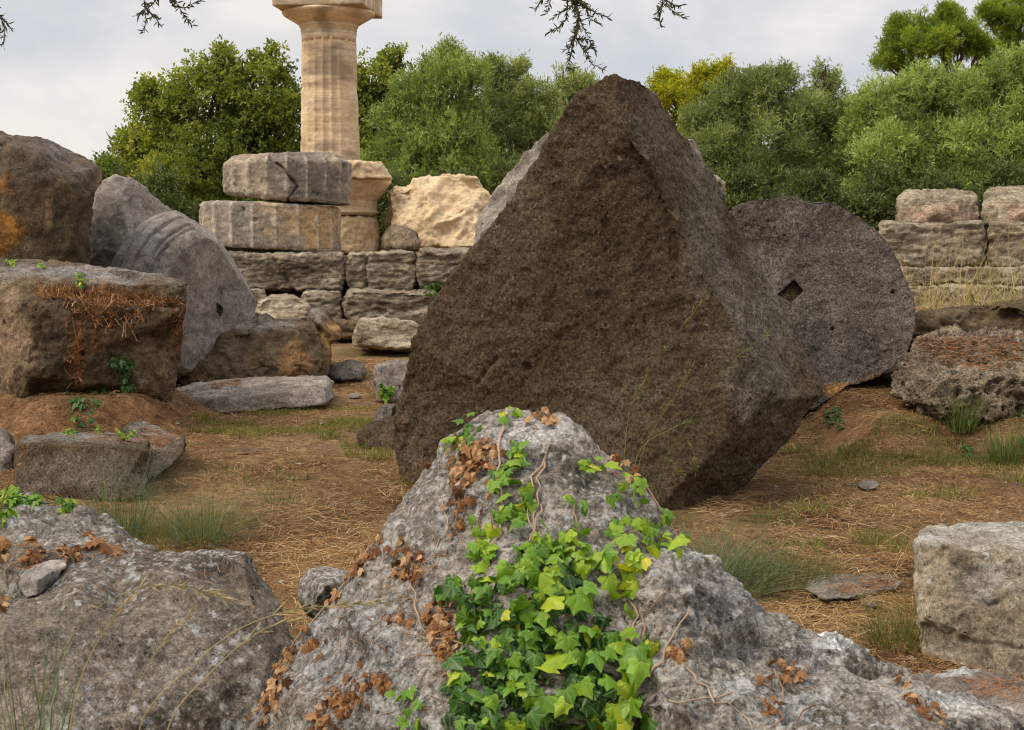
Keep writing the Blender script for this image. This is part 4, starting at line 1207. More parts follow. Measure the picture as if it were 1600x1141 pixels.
rock('stone_block', 'low grey block lying in front of the large squared block, tufts at its corner', 'stone block',
     [(24, 700, 9.1), (32, 686, 9.5), (80, 676, 9.9), (150, 674, 10.0), (200, 678, 9.9), (232, 690, 9.4), (236, 710, 9.0), (225, 775, 8.75), (180, 788, 8.65), (120, 792, 8.7), (60, 780, 8.85), (26, 765, 9.0)],
     inner=[(32, 696, 9.05), (100, 696, 8.95), (175, 698, 8.85), (225, 704, 8.9), (120, 760, 8.75), (190, 760, 8.7), (60, 750, 8.9)], thick=0.1, bs=0.92, voxel=0.0110, smooth=1, mat=M_dark,
     disp=[(1.2, 0.015, 3), (4, 0.012, 3), (18, 0.008, 3)], pits=[(24, 0.4, 0.01, 0.5)],
     stains=[(130, 683, 120, 14, (0.21, 0.185, 0.16), 0.85), (110, 740, 110, 40, (0.15, 0.12, 0.095), 0.8), (190, 690, 40, 8, (0.24, 0.12, 0.05), 0.4)])
rock('stone_block', 'sloping grey stone touching the right end of the low grey block', 'stone block',
     [(185, 678, 10.1), (200, 662, 10.5), (215, 657, 10.7), (240, 664, 10.6), (270, 676, 10.3), (290, 686, 10.0), (289, 705, 9.7), (262, 735, 9.5), (232, 760, 9.2), (222, 770, 9.1), (205, 740, 9.3), (195, 700, 9.7)], inner=[(235, 700, 9.6), (240, 730, 9.4)],
     thick=0.1, bs=0.85, voxel=0.012, smooth=3, mat=M_dark, stains=[(240, 675, 60, 20, (0.21, 0.18, 0.15), 0.8), (235, 725, 50, 40, (0.17, 0.14, 0.11), 0.7), (245, 688, 20, 8, (0.25, 0.11, 0.05), 0.5)],
     disp=[(1.2, 0.03, 3), (4, 0.02, 3), (18, 0.008, 3)])
rock('stone_block', 'end of a grey block cut by the left edge, beside the low grey block', 'stone block',
     [(-90, 690, 10.2), (-60, 678, 10.3), (0, 677, 10.3), (16, 681, 10.2), (20, 700, 10.0), (18, 735, 9.8), (0, 752, 9.6), (-90, 755, 9.6)], thick=0.4, bevel=(0.85, 0.06), voxel=0.014, mat=M_dark, stains=[(0, 710, 60, 60, (0.2, 0.17, 0.145), 0.85)])

# ------------------------------------------------------------------ right foreground block and flat stones
rock('stone_block', 'pale squared block at the lower right edge with smooth grey patch on its face', 'stone block',
     [(1431, 850, 5.75), (1438, 828, 5.9), (1462, 811, 6.2), (1500, 812, 6.25), (1560, 816, 6.2), (1700, 825, 6.1), (1760, 900, 5.3), (1760, 1080, 5.1), (1560, 1060, 5.2), (1500, 1048, 5.3), (1440, 1026, 5.42), (1434, 980, 5.5), (1429, 900, 5.6)],
     inner=[(1440, 848, 5.6), (1500, 856, 5.5), (1600, 868, 5.35), (1700, 875, 5.2), (1445, 960, 5.42), (1520, 1000, 5.35), (1600, 1000, 5.2)], edges=[(13, 14), (14, 15), (15, 16)], thick=0.2, bs=0.93, voxel=0.0070, smooth=2, mat=M_pale,
     disp=[(1.6, 0.02, 4), (6, 0.022, 4), (26, 0.006, 3)], pits=[(16, 0.35, 0.012, 0.4)], seed=7, cells=[(9, 0.02), (24, 0.008)],
     cracks=[([(1510, 925), (1528, 930), (1540, 948), (1560, 940), (1575, 930)], 0.02, 4), ([(1500, 1000), (1560, 1005), (1600, 1015)], 0.02, 4)],
     stains=[(1535, 905, 42, 30, (0.30, 0.27, 0.235), 0.9), (1540, 935, 16, 14, (0.30, 0.275, 0.25), 0.8), (1520, 835, 130, 22, (0.36, 0.34, 0.31), 0.7)])
rock('flat_stone', 'flat grey lichened stone sunk in the dry grass left of the pale block', 'stone',
     [(1256, 920, 6.45), (1262, 905, 6.6), (1300, 892, 6.85), (1350, 888, 6.95), (1390, 893, 6.9), (1412, 905, 6.7), (1413, 918, 6.55), (1380, 926, 6.45), (1340, 935, 6.3), (1290, 938, 6.25)], inner=[(1300, 912, 6.5), (1350, 905, 6.6), (1385, 910, 6.55)],
     thick=0.05, bs=0.9, voxel=0.008, smooth=2, mat=M_grey, disp=[(2.5, 0.02, 3), (8, 0.012, 3), (30, 0.005, 2)], stains=[(1370, 912, 30, 10, (0.12, 0.075, 0.045), 0.7), (1330, 915, 20, 8, (0.30, 0.16, 0.08), 0.5)], dd=-0.13)
rock('flat_stone', 'fist sized dark stone just below the flat lichened stone', 'stone',
     [(1343, 945, 6.2), (1350, 934, 6.3), (1370, 930, 6.35), (1385, 936, 6.3), (1386, 946, 6.2), (1365, 953, 6.1)], dd=-0.1, thick=0.1, bevel=(0.7, 0.03), voxel=0.007, mat=M_disc, disp=[(6, 0.01, 3)])
rock('flat_stone', 'low reddish brown stone half buried in the path at left', 'stone',
     [(350, 705, 11.0), (360, 692, 11.3), (400, 690, 11.4), (430, 694, 11.3), (438, 702, 11.1), (420, 711, 10.8), (370, 712, 10.7)], dd=-0.25, thick=0.1, bevel=(0.7, 0.04), voxel=0.012, mat=M_brown, disp=[(4, 0.02, 3)], stains=[(390, 700, 60, 20, (0.19, 0.11, 0.07), 0.7)])
for (x, y, r, lab) in [(1357, 758, 14, 'small grey stone lying on open litter below the eroded drum'), (1415, 664, 7, 'pebble on the litter at the foot of the soil mound'), (553, 618, 8, 'pebble on bare earth right of the flat slab'),
                       (1183, 910, 14, 'stone half hidden in grass right of the blue green tuft'), (510, 575, 7, 'pebble next to the small dark mottled stone')]:
    d0 = CAM_H * F / (y + r * 0.5 - HORIZON)
    rock('pebble', lab, 'stone', [(x + r * 1.3 * math.cos(a), y + r * 0.55 * math.sin(a), d0 + 0.1 * (-math.sin(a))) for a in [i * math.pi / 4 for i in range(8)]], inner=[(x, y - r * 0.1, d0 - 0.02)], dd=-0.07, thick=0.05, bs=0.8, voxel=0.008, mat=M_grey, disp=[(8, 0.008, 3)])
rock('boulder', 'low grey rock strip with dead needles along the bottom right corner', 'boulder',
     [(1395, 1060, 4.9), (1450, 1052, 4.95), (1495, 1043, 5.0), (1540, 1050, 4.95), (1600, 1058, 4.9), (1700, 1065, 4.9), (1720, 1190, 4.0), (1600, 1150, 4.1), (1400, 1120, 4.3)], inner=[(1500, 1070, 4.6), (1600, 1085, 4.4)],
     thick=0.1, bs=0.9, voxel=0.007, smooth=3, mat=M_grey, disp=[(2, 0.02, 3), (7, 0.018, 3), (28, 0.005, 3)], stains=[(1500, 1050, 40, 10, (0.5, 0.49, 0.47), 0.7)])

# ------------------------------------------------------------------ foreground rocks
rock('boulder', 'rough grey rock at left with small green leaves and dead leaves on top', 'boulder',
     [(-160, 800, 4.7), (-60, 785, 4.8), (0, 782, 4.8), (30, 778, 4.8), (60, 785, 4.75), (100, 798, 4.7), (128, 800, 4.7), (150, 815, 4.65), (170, 822, 4.6), (200, 845, 4.5), (240, 868, 4.4), (260, 930, 4.3), (300, 1250, 4.2), (-160, 1250, 4.1)],
     inner=[(40, 830, 4.3), (120, 850, 4.2), (180, 862, 4.2), (40, 880, 4.05), (0, 1000, 3.95), (150, 1000, 4.0)], thick=0.5, bs=0.85, voxel=0.009, smooth=2, mat=M_fleft,
     disp=[(2.0, 0.03, 4), (7, 0.022, 4), (30, 0.008, 3)], pits=[(14, 0.35, 0.015, 0.5)], stains=[(100, 830, 120, 40, (0.22, 0.198, 0.17), 0.6)], dback=5.4, cells=[(6, 0.04), (18, 0.014)])
rock('boulder', 'big lichen spotted grey boulder filling the lower left corner', 'boulder',
     [(-180, 960, 3.5), (-60, 935, 3.6), (20, 935, 3.65), (60, 915, 3.75), (110, 880, 3.85), (180, 872, 3.9), (250, 864, 3.95), (320, 857, 3.95), (375, 855, 3.95), (395, 862, 3.9), (408, 890, 3.85), (425, 918, 3.8), (445, 948, 3.75), (458, 985, 3.7), (470, 1010, 3.68), (460, 1060, 3.6), (470, 1141, 3.5), (500, 1500, 3.3), (-180, 1500, 3.1)],
     inner=[(380, 880, 3.72), (250, 890, 3.68), (130, 905, 3.62), (400, 950, 3.62), (420, 1010, 3.55), (200, 1000, 3.45), (50, 1000, 3.35), (300, 1100, 3.35), (100, 1141, 3.2), (400, 1141, 3.4)], thick=0.5, bs=0.85, voxel=0.007, smooth=3, mat=M_fleft,
     disp=[(1.6, 0.02, 4), (7, 0.012, 4), (36, 0.0045, 3)], pits=[(30, 0.35, 0.008, 0.5), (10, 0.2, 0.015, 0.3)], seed=17, dback=4.6, cells=[(16, 0.008)])
rock('boulder', 'small smooth grey rock resting between the two lower left boulders', 'boulder',
     [(30, 915, 3.72), (36, 895, 3.76), (55, 882, 3.8), (80, 872, 3.85), (108, 873, 3.85), (112, 885, 3.8), (90, 910, 3.72), (60, 932, 3.66), (38, 935, 3.66)], inner=[(60, 905, 3.62), (85, 890, 3.68)], thick=0.12, bs=0.8, voxel=0.006, smooth=3, mat=M_capital,
     disp=[(5, 0.012, 3), (14, 0.006, 3)], stains=[(70, 900, 40, 30, (0.3, 0.28, 0.27), 0.6)])
rock('boulder', 'small rounded grey stone behind the left flank of the ivy rock', 'boulder',
     [(470, 930, 4.6), (472, 908, 4.65), (485, 894, 4.7), (510, 888, 4.7), (545, 892, 4.7), (560, 930, 4.6), (540, 1000, 4.45), (480, 960, 4.5)], inner=[(510, 915, 4.45)], thick=0.3, bs=0.8, voxel=0.007, smooth=3, mat=M_fore, disp=[(4, 0.015, 3), (20, 0.005, 3)])

IVY = rock('ivy_rock', 'pale lichened rock in the centre foreground, peak shaped, overgrown with ivy', 'boulder',
           [(330, 1250, 2.75), (375, 1170, 2.8), (392, 1120, 2.85), (425, 1062, 2.9), (462, 1012, 2.92), (500, 965, 2.95), (540, 915, 2.98), (575, 868, 3.0), (600, 838, 3.02), (620, 805, 3.04), (650, 765, 3.06), (685, 718, 3.08), (705, 688, 3.1), (728, 662, 3.12), (760, 645, 3.14),
            (800, 640, 3.15), (840, 648, 3.15), (880, 653, 3.14), (905, 660, 3.13), (935, 678, 3.12), (960, 700, 3.1), (985, 732, 3.08), (1005, 762, 3.06), (1035, 795, 3.04), (1055, 830, 3.02), (1072, 860, 3.0), (1090, 960, 2.95), (1110, 1141, 2.85), (1120, 1800, 2.5), (250, 1800, 2.4)],
           inner=[(790, 680, 2.98), (880, 685, 2.98), (720, 740, 2.94), (800, 780, 2.86), (900, 760, 2.88), (980, 820, 2.84), (640, 850, 2.84), (700, 900, 2.76), (800, 900, 2.72), (900, 860, 2.76), (1000, 900, 2.74), (560, 960, 2.78), (600, 1040, 2.66), (470, 1080, 2.74),
                  (760, 1040, 2.60), (860, 980, 2.64), (960, 1000, 2.64), (1000, 1100, 2.58), (700, 1141, 2.52), (500, 1141, 2.64), (860, 1141, 2.52)],
           thick=0.35, bs=0.8, voxel=0.0062, smooth=3, mat=M_fore, seed=29, cells=[(7, 0.035), (20, 0.014)],
           disp=[(2.2, 0.028, 4), (8, 0.016, 4), (34, 0.006, 3)], pits=[(36, 0.4, 0.007, 0.6), (14, 0.3, 0.014, 0.4)],
           stains=[(560, 1000, 90, 130, (0.25, 0.245, 0.25), 0.55), (830, 680, 60, 30, (0.46, 0.44, 0.42), 0.5), (860, 800, 60, 60, (0.33, 0.30, 0.26), 0.5), (620, 1110, 50, 30, (0.55, 0.54, 0.52), 0.5)])
PORO = rock('boulder', 'pitted grey boulder sloping down to the right of the ivy rock', 'boulder',
            [(960, 900, 2.75), (985, 872, 2.82), (1015, 866, 2.86), (1050, 862, 2.9), (1080, 868, 2.92), (1105, 880, 2.95), (1135, 895, 2.97), (1160, 915, 3.0), (1180, 928, 3.0), (1195, 948, 3.02), (1222, 962, 3.05), (1260, 975, 3.08), (1292, 990, 3.1), (1320, 996, 3.12), (1345, 1012, 3.14), (1372, 1030, 3.15), (1400, 1043, 3.16), (1425, 1058, 3.18),
             (1445, 1090, 3.1), (1460, 1400, 2.9), (1440, 1780, 2.7), (960, 1780, 2.45), (950, 1100, 2.55)],
            inner=[(1020, 900, 2.68), (1080, 920, 2.7), (1150, 960, 2.76), (1230, 1000, 2.84), (1330, 1040, 2.95), (1050, 990, 2.60), (1150, 1030, 2.68), (1000, 1040, 2.55), (1100, 1100, 2.5), (1300, 1100, 2.72)],
            thick=0.4, bs=0.82, voxel=0.0062, smooth=2, mat=M_fore, seed=31, cells=[(7, 0.035), (20, 0.014)], disp=[(2.4, 0.03, 4), (9, 0.022, 4), (40, 0.008, 3)], pits=[(38, 0.5, 0.013, 0.75), (18, 0.4, 0.014, 0.5)],
            stains=[(1130, 950, 70, 50, (0.19, 0.175, 0.165), 0.6), (1210, 1030, 120, 30, (0.20, 0.18, 0.17), 0.6), (1305, 1002, 40, 12, (0.62, 0.61, 0.60), 0.9), (1040, 880, 60, 16, (0.42, 0.40, 0.38), 0.6)])
LEDGE = rock('boulder', 'light grey pitted ledge of rock along the bottom right, in front of the pitted boulder', 'boulder',
             [(1000, 1075, 2.46), (1035, 1062, 2.52), (1090, 1048, 2.6), (1140, 1040, 2.66), (1180, 1052, 2.7), (1230, 1062, 2.74), (1300, 1066, 2.8), (1380, 1070, 2.86), (1430, 1078, 2.92), (1480, 1088, 2.95), (1540, 1098, 3.0), (1600, 1108, 3.05), (1760, 1130, 3.1), (1760, 1750, 2.5), (980, 1750, 2.2)],
             inner=[(1060, 1090, 2.38), (1150, 1075, 2.46), (1250, 1095, 2.52), (1400, 1105, 2.62), (1550, 1130, 2.74), (1100, 1141, 2.30), (1300, 1150, 2.38)], thick=0.3, bs=0.85, voxel=0.0062, smooth=2, mat=M_fore, seed=37, cells=[(7, 0.035), (20, 0.014)],
             disp=[(2.4, 0.025, 4), (9, 0.018, 4), (40, 0.007, 3)], pits=[(34, 0.45, 0.012, 0.6), (14, 0.35, 0.016, 0.4)],
             stains=[(1160, 1062, 50, 12, (0.6, 0.59, 0.58), 0.6), (1270, 1085, 110, 22, (0.56, 0.55, 0.54), 0.5), (1480, 1105, 90, 16, (0.58, 0.57, 0.56), 0.5)])

# ------------------------------------------------------------------ picking points on real surfaces
bpy.context.view_layer.update()


def bvh_of(objs):
    Vs, Fs, o_ = [], [], 0
    for ob in objs:
        c = getco(ob.data) + np.array(ob.matrix_world.translation)
        Vs.extend(map(tuple, c))
        n_l = len(ob.data.loops)
        li = np.empty(n_l, dtype=np.int32)
        ob.data.loops.foreach_get('vertex_index', li)
        ls = np.empty(len(ob.data.polygons), dtype=np.int32)
        ob.data.polygons.foreach_get('loop_start', ls)
        lt = np.empty(len(ob.data.polygons), dtype=np.int32)
        ob.data.polygons.foreach_get('loop_total', lt)
        m4 = lt == 4
        q = li[ls[m4][:, None] + np.arange(4)] + o_
        Fs.extend(map(tuple, q.tolist()))
        o_ += len(c)
    return BVHTree.FromPolygons(Vs, Fs, all_triangles=False)


FORE = bvh_of([IVY, PORO, LEDGE])
ALLROCK = bvh_of(ROCKS)


def hit(tree_, px, py):
    r = ray(px, py).normalized()
    loc, nr, _, dist = tree_.ray_cast(Vector((0, 0, CAM_H)), r)
    if loc is None:
        return None, None
    if nr.dot(r) > 0:
        nr = -nr
    return loc, nr


# ------------------------------------------------------------------ ivy
def ivy_leaf_shape():
    """five lobed blade around the stalk point; returns verts (x, y), vein weight, faces"""
    key = [(-0.10, -0.02, 0), (-0.30, -0.22, 0.3), (-0.52, -0.12, 1.0), (-0.50, 0.08, 0.2), (-0.46, 0.15, 0.0), (-0.60, 0.40, 1.0), (-0.42, 0.46, 0.25), (-0.31, 0.52, 0.0), (-0.17, 0.78, 0.4), (0, 1.0, 1.0)]
    pts = key + [(-x, y, v) for x, y, v in key[-2::-1]]
    V = [(0, 0.0, 1.0)]
    for x, y, v in pts:
        V.append((x * 0.55, y * 0.55, v))
    for x, y, v in pts:
        V.append((x, y, v))
    n = len(pts)
    Fc3 = [(0, 1 + i, 2 + i) for i in range(n - 1)]
    Fc4 = [(1 + i, 1 + n + i, 2 + n + i, 2 + i) for i in range(n - 1)]
    return np.array(V), np.array(Fc3), np.array(Fc4)


LV, LF3, LF4 = ivy_leaf_shape()


def leaves_mesh(items, curl=0.0, rg=RNG):
    """items: (pos, normal, size, tint); blades lie roughly along the surface, tips hanging down"""
    Vs, T, Vn, F3, F4 = [], [], [], [], []
    for i, (p, nr, s, t) in enumerate(items):
        nr = (nr + Vector(rg.normal(0, 0.5, 3)) + Vector((0, -0.1, 0.35))).normalized()
        down = Vector((rg.normal(0, 0.55), rg.normal(0, 0.3), -1.0))
        y = (down - nr * down.dot(nr)).normalized()
        x = y.cross(nr)
        fold = rg.uniform(0.1, 0.65) + curl * rg.uniform(0, 1)
        bendy = rg.uniform(0.1, 0.55) + curl * rg.uniform(0, 0.8)
        wx = rg.uniform(0.75, 1.1)
        L = LV[:, :2] * np.array([wx, 1.0])
        jit_ = rg.normal(0, 0.02, L.shape)
        L = L + jit_
        z = -np.abs(L[:, 0]) * fold - bendy * np.maximum(L[:, 1], 0) ** 2 + 0.06 * np.sin(LV[:, 0] * 9 + t * 9)
        if curl:
            z = z + rg.normal(0, 0.06, len(L))
        pos = np.array(p)[None] + s * (L[:, 0:1] * np.array(x)[None] + L[:, 1:2] * np.array(y)[None] + z[:, None] * np.array(nr)[None])
        Vs.append(pos)
        T.append(np.full(len(L), t))
        Vn.append(LV[:, 2])
        F3.append(LF3 + i * len(LV))
        F4.append(LF4 + i * len(LV))
    return np.concatenate(Vs), [np.concatenate(F3), np.concatenate(F4)], np.concatenate(T), np.concatenate(Vn)


def scatter_poly(poly, n, rg=RNG):
    a = np.array(poly, float)
    out_ = []
    while len(out_) < n:
        x = rg.uniform(a[:, 0].min(), a[:, 0].max(), n)
        y = rg.uniform(a[:, 1].min(), a[:, 1].max(), n)
        m_ = inpoly(np.stack([x, y], 1), poly)
        out_ += list(zip(x[m_], y[m_]))
    return out_[:n]


def along(line, n, spread, rg=RNG):
    out_ = []
    seg = [math.hypot(b[0] - a[0], b[1] - a[1]) for a, b in zip(line[:-1], line[1:])]
    tot = sum(seg)
    for _ in range(n):
        s = rg.uniform(0, tot)
        for (a, b), L in zip(zip(line[:-1], line[1:]), seg):
            if s <= L:
                t = s / L
                out_.append((a[0] + (b[0] - a[0]) * t + rg.normal(0, spread), a[1] + (b[1] - a[1]) * t + rg.normal(0, spread)))
                break
            s -= L
    return out_


def place(pts, size, tints, lift, tree_=None):
    out_ = []
    for x, y in pts:
        p, nr = hit(tree_ or FORE, x, y)
        if p is None:
            continue
        s = RNG.uniform(*size)
        out_.append((p + nr * RNG.uniform(*lift) + Vector((0, 0, s * 0.3)), nr, s, float(np.clip(RNG.normal(*tints), 0, 1))))
    return out_


def vine(line, r, lift=0.004, tree_=None, wob=3.0, step=14):
    pts = []
    for a, b in zip(line[:-1], line[1:]):
        n = max(1, int(math.hypot(b[0] - a[0], b[1] - a[1]) / step))
        for i in range(n):
            t = i / n
            pts.append((a[0] + (b[0] - a[0]) * t + RNG.normal(0, wob), a[1] + (b[1] - a[1]) * t + RNG.normal(0, wob)))
    pts.append(line[-1])
    path, last = [], None
    for i, (x, y) in enumerate(pts):
        p, nr = hit(tree_ or FORE, x, y)
        if p is None or (last is not None and (p - last).length > 0.25):
            continue
        last = p
        path.append((p + nr * (r + lift * RNG.uniform(0.2, 1.5)), r * (1 - 0.5 * i / len(pts)) * RNG.uniform(0.8, 1.2)))
    return path


def stems_(paths, root):
    for p_ in paths:
        V, Fq, T = tubes([[(q, r * 0.78) for q, r in p_]], 7)
        link('vine_stem', mk_mesh('vine_stem', V, Fq, True, {'tint': T}), M_stem, root)


ivy = empty('ivy', tuple(hit(FORE, 860, 1130)[0]), 'living green ivy climbing over the peaked foreground rock', 'climbing plant')
it = []
# deep layer behind, leaf colour darkened for the shade in the gaps
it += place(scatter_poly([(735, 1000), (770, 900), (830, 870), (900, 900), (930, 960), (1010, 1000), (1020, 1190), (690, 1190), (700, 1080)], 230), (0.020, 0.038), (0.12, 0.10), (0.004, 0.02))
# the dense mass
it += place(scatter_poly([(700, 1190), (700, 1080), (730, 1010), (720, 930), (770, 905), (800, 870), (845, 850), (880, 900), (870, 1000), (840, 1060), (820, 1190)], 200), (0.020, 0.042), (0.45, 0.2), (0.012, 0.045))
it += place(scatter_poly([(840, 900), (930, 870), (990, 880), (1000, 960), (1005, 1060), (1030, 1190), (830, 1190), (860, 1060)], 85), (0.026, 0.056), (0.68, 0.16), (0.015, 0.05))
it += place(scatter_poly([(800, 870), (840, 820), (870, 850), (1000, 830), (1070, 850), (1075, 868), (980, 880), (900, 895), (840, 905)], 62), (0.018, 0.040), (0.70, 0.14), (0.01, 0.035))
# trails up the rock
for line, n, sp, sz, ti in [
    ([(820, 705), (800, 745), (765, 755)], 22, 9, (0.018, 0.032), 0.62), ([(810, 745), (800, 790), (830, 800), (790, 815)], 22, 11, (0.02, 0.034), 0.62), ([(830, 800), (760, 810), (740, 870)], 14, 8, (0.014, 0.026), 0.66),
    ([(735, 860), (770, 875), (760, 840)], 12, 9, (0.02, 0.034), 0.7), ([(720, 680), (740, 690), (735, 660)], 12, 8, (0.016, 0.028), 0.4), ([(785, 655), (800, 650)], 5, 5, (0.014, 0.024), 0.7), ([(708, 690), (722, 700)], 6, 6, (0.016, 0.024), 0.7),
    ([(915, 725), (930, 735), (905, 730)], 7, 7, (0.018, 0.03), 0.7), ([(960, 760), (985, 775), (975, 765)], 9, 8, (0.02, 0.034), 0.75), ([(885, 775), (900, 800), (900, 830)], 6, 5, (0.016, 0.03), 0.55), ([(1030, 775), (1040, 800), (1055, 850)], 14, 8, (0.018, 0.032), 0.7),
    ([(950, 790), (1000, 820), (1040, 835)], 14, 12, (0.02, 0.034), 0.55), ([(720, 900), (705, 930), (712, 960)], 10, 6, (0.018, 0.032), 0.45), ([(730, 940), (740, 980), (760, 1000)], 16, 10, (0.014, 0.026), 0.62), ([(995, 880), (985, 915)], 5, 7, (0.03, 0.046), 0.85),
    ([(625, 1095), (650, 1110), (640, 1140), (680, 1140)], 12, 9, (0.018, 0.03), 0.5), ([(375, 1125), (392, 1090), (372, 1145)], 7, 4, (0.03, 0.045), 0.6), ([(1010, 1000), (1015, 1050)], 7, 8, (0.022, 0.034), 0.75)]:
    it += place(along(line, n, sp), sz, (ti, 0.13), (0.004, 0.022))
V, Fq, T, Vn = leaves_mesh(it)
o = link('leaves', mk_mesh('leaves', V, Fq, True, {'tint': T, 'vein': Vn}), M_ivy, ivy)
o['kind'] = 'stuff'
paths = []
for line, r in [([(792, 642), (785, 690), (778, 740), (790, 800), (770, 850), (735, 905), (738, 960)], 0.0042), ([(860, 700), (830, 745), (825, 800), (840, 850)], 0.003), ([(850, 720), (838, 775), (835, 830), (812, 880)], 0.003),
                ([(845, 785), (835, 845), (815, 865)], 0.0026), ([(985, 905), (992, 980), (985, 1040), (975, 1141)], 0.004), ([(838, 950), (835, 1040), (840, 1141)], 0.0045), ([(1000, 1000), (1010, 960), (1040, 925)], 0.0028),
                ([(755, 790), (745, 850), (735, 880)], 0.0026), ([(965, 690), (1000, 745), (1040, 800), (1065, 855)], 0.003), ([(890, 770), (900, 820), (905, 840)], 0.0022), ([(950, 1020), (990, 1060), (960, 1100)], 0.0024)]:
    p = vine(line, r)
    if len(p) > 2:
        paths.append(p)
stems_(paths, ivy)

dead = empty('dead_ivy', tuple(hit(FORE, 560, 1000)[0]), 'withered brown ivy with curled leaves on the left flank and edges of the foreground rock', 'climbing plant')
it = []
for line, n, sp, sz in [([(725, 700), (735, 735), (715, 760)], 34, 12, (0.018, 0.034)), ([(745, 700), (765, 720), (770, 700)], 14, 9, (0.016, 0.028)), ([(715, 770), (708, 800), (725, 830)], 10, 6, (0.012, 0.022)), ([(605, 845), (580, 870), (540, 905), (500, 950), (455, 1010), (415, 1085)], 75, 5, (0.014, 0.026)),
                        ([(625, 855), (640, 870), (625, 900)], 9, 6, (0.02, 0.03)), ([(665, 870), (650, 905), (620, 915)], 16, 7, (0.012, 0.024)), ([(690, 960), (700, 1000), (680, 985)], 36, 11, (0.014, 0.028)), ([(440, 1060), (420, 1095), (410, 1120)], 26, 9, (0.016, 0.028)),
                        ([(520, 1100), (580, 1060), (600, 1070)], 20, 8, (0.014, 0.026)), ([(500, 1141), (530, 1110), (560, 1095)], 22, 9, (0.016, 0.028)), ([(490, 1000), (500, 1020)], 6, 8, (0.018, 0.026)), ([(840, 655), (870, 660)], 10, 6, (0.014, 0.024)), ([(930, 680), (985, 735), (1000, 755)], 16, 5, (0.012, 0.022)),
                        ([(980, 740), (975, 730)], 8, 8, (0.016, 0.026)), ([(615, 965), (640, 980)], 6, 6, (0.012, 0.02)), ([(1070, 1000), (1060, 1035), (1075, 1025)], 8, 6, (0.016, 0.026)), ([(1210, 1050), (1250, 1052), (1190, 1065)], 14, 7, (0.014, 0.026)), ([(1200, 1090), (1205, 1120)], 7, 5, (0.014, 0.026)),
                        ([(1410, 1065), (1428, 1100), (1470, 1125)], 12, 6, (0.014, 0.026)), ([(780, 700), (740, 860)], 10, 20, (0.010, 0.020)), ([(700, 1030), (690, 1010)], 14, 8, (0.014, 0.024)), ([(860, 1090), (820, 1000)], 10, 30, (0.012, 0.022))]:
    it += place(along(line, int(n * 1.7), sp * 1.15), (sz[0] * 0.55, sz[1] * 0.85), (0.6, 0.3), (0.001, 0.014))
V, Fq, T, Vn = leaves_mesh(it, curl=0.8)
o = link('leaves', mk_mesh('leaves', V, Fq, False, {'tint': T}), M_dead, dead)
o['kind'] = 'stuff'
paths = []
for line, r in [([(590, 850), (540, 912), (480, 985), (440, 1040), (410, 1110)], 0.0022), ([(640, 900), (655, 960), (668, 1000), (700, 1040), (710, 1060)], 0.0024), ([(672, 985), (700, 1000), (730, 1010)], 0.0022), ([(560, 940), (500, 1010), (470, 1080)], 0.0014), ([(640, 940), (560, 1000), (520, 1060)], 0.0014),
                ([(690, 780), (700, 830), (680, 870), (650, 900)], 0.002), ([(715, 750), (712, 830), (730, 860)], 0.0018), ([(1070, 1040), (1110, 1090), (1150, 1110), (1175, 1141)], 0.003), ([(1020, 1060), (1050, 1000), (1070, 960), (1075, 945)], 0.0032), ([(1210, 1055), (1220, 1080), (1210, 1141)], 0.003), ([(1170, 1050), (1200, 1075), (1215, 1085)], 0.0026),
                ([(1050, 1097), (1100, 1095), (1150, 1082)], 0.0022), ([(1275, 1105), (1255, 1120), (1240, 1141)], 0.0028), ([(1410, 1050), (1425, 1085), (1450, 1110), (1480, 1141)], 0.003), ([(480, 1141), (540, 1080), (600, 1050)], 0.0014), ([(560, 1110), (585, 1075)], 0.0013), ([(600, 1060), (680, 1000)], 0.0012), ([(1000, 1010), (1020, 1000), (1045, 985)], 0.002)]:
    p = vine(line, r)
    if len(p) > 2:
        paths.append(p)
for _ in range(26):                    # fine trailing runners
    x, y = scatter_poly([(420, 1100), (600, 870), (700, 720), (760, 700), (740, 1000), (640, 1100)], 1)[0]
    a = RNG.normal(1.9, 0.35)
    L0 = RNG.uniform(50, 120)
    p = vine([(x, y), (x + L0 * 0.5 * math.cos(a), y + L0 * 0.5 * math.sin(a)), (x + L0 * math.cos(a + 0.3), y + L0 * math.sin(a + 0.3))], 0.0011, wob=2.0)
    if len(p) > 2:
        paths.append(p)
main_ = len(paths)
for _ in range(60):                    # loose fallen needles caught on the rock
    x, y = scatter_poly([(400, 1141), (620, 850), (700, 780), (730, 1100)], 1)[0]
    a = RNG.uniform(0, 6.3)
    p = vine([(x, y), (x + 22 * math.cos(a), y + 22 * math.sin(a))], 0.0009, wob=0.5)
    if len(p) > 1:
        paths.append(p)
stems_(paths[:main_], dead)
V, Fq, T = tubes(paths[main_:], 4)
o = link('fallen_needles', mk_mesh('fallen_needles', V, Fq, True, {'tint': T}), M_needle, dead)
o['kind'] = 'stuff'


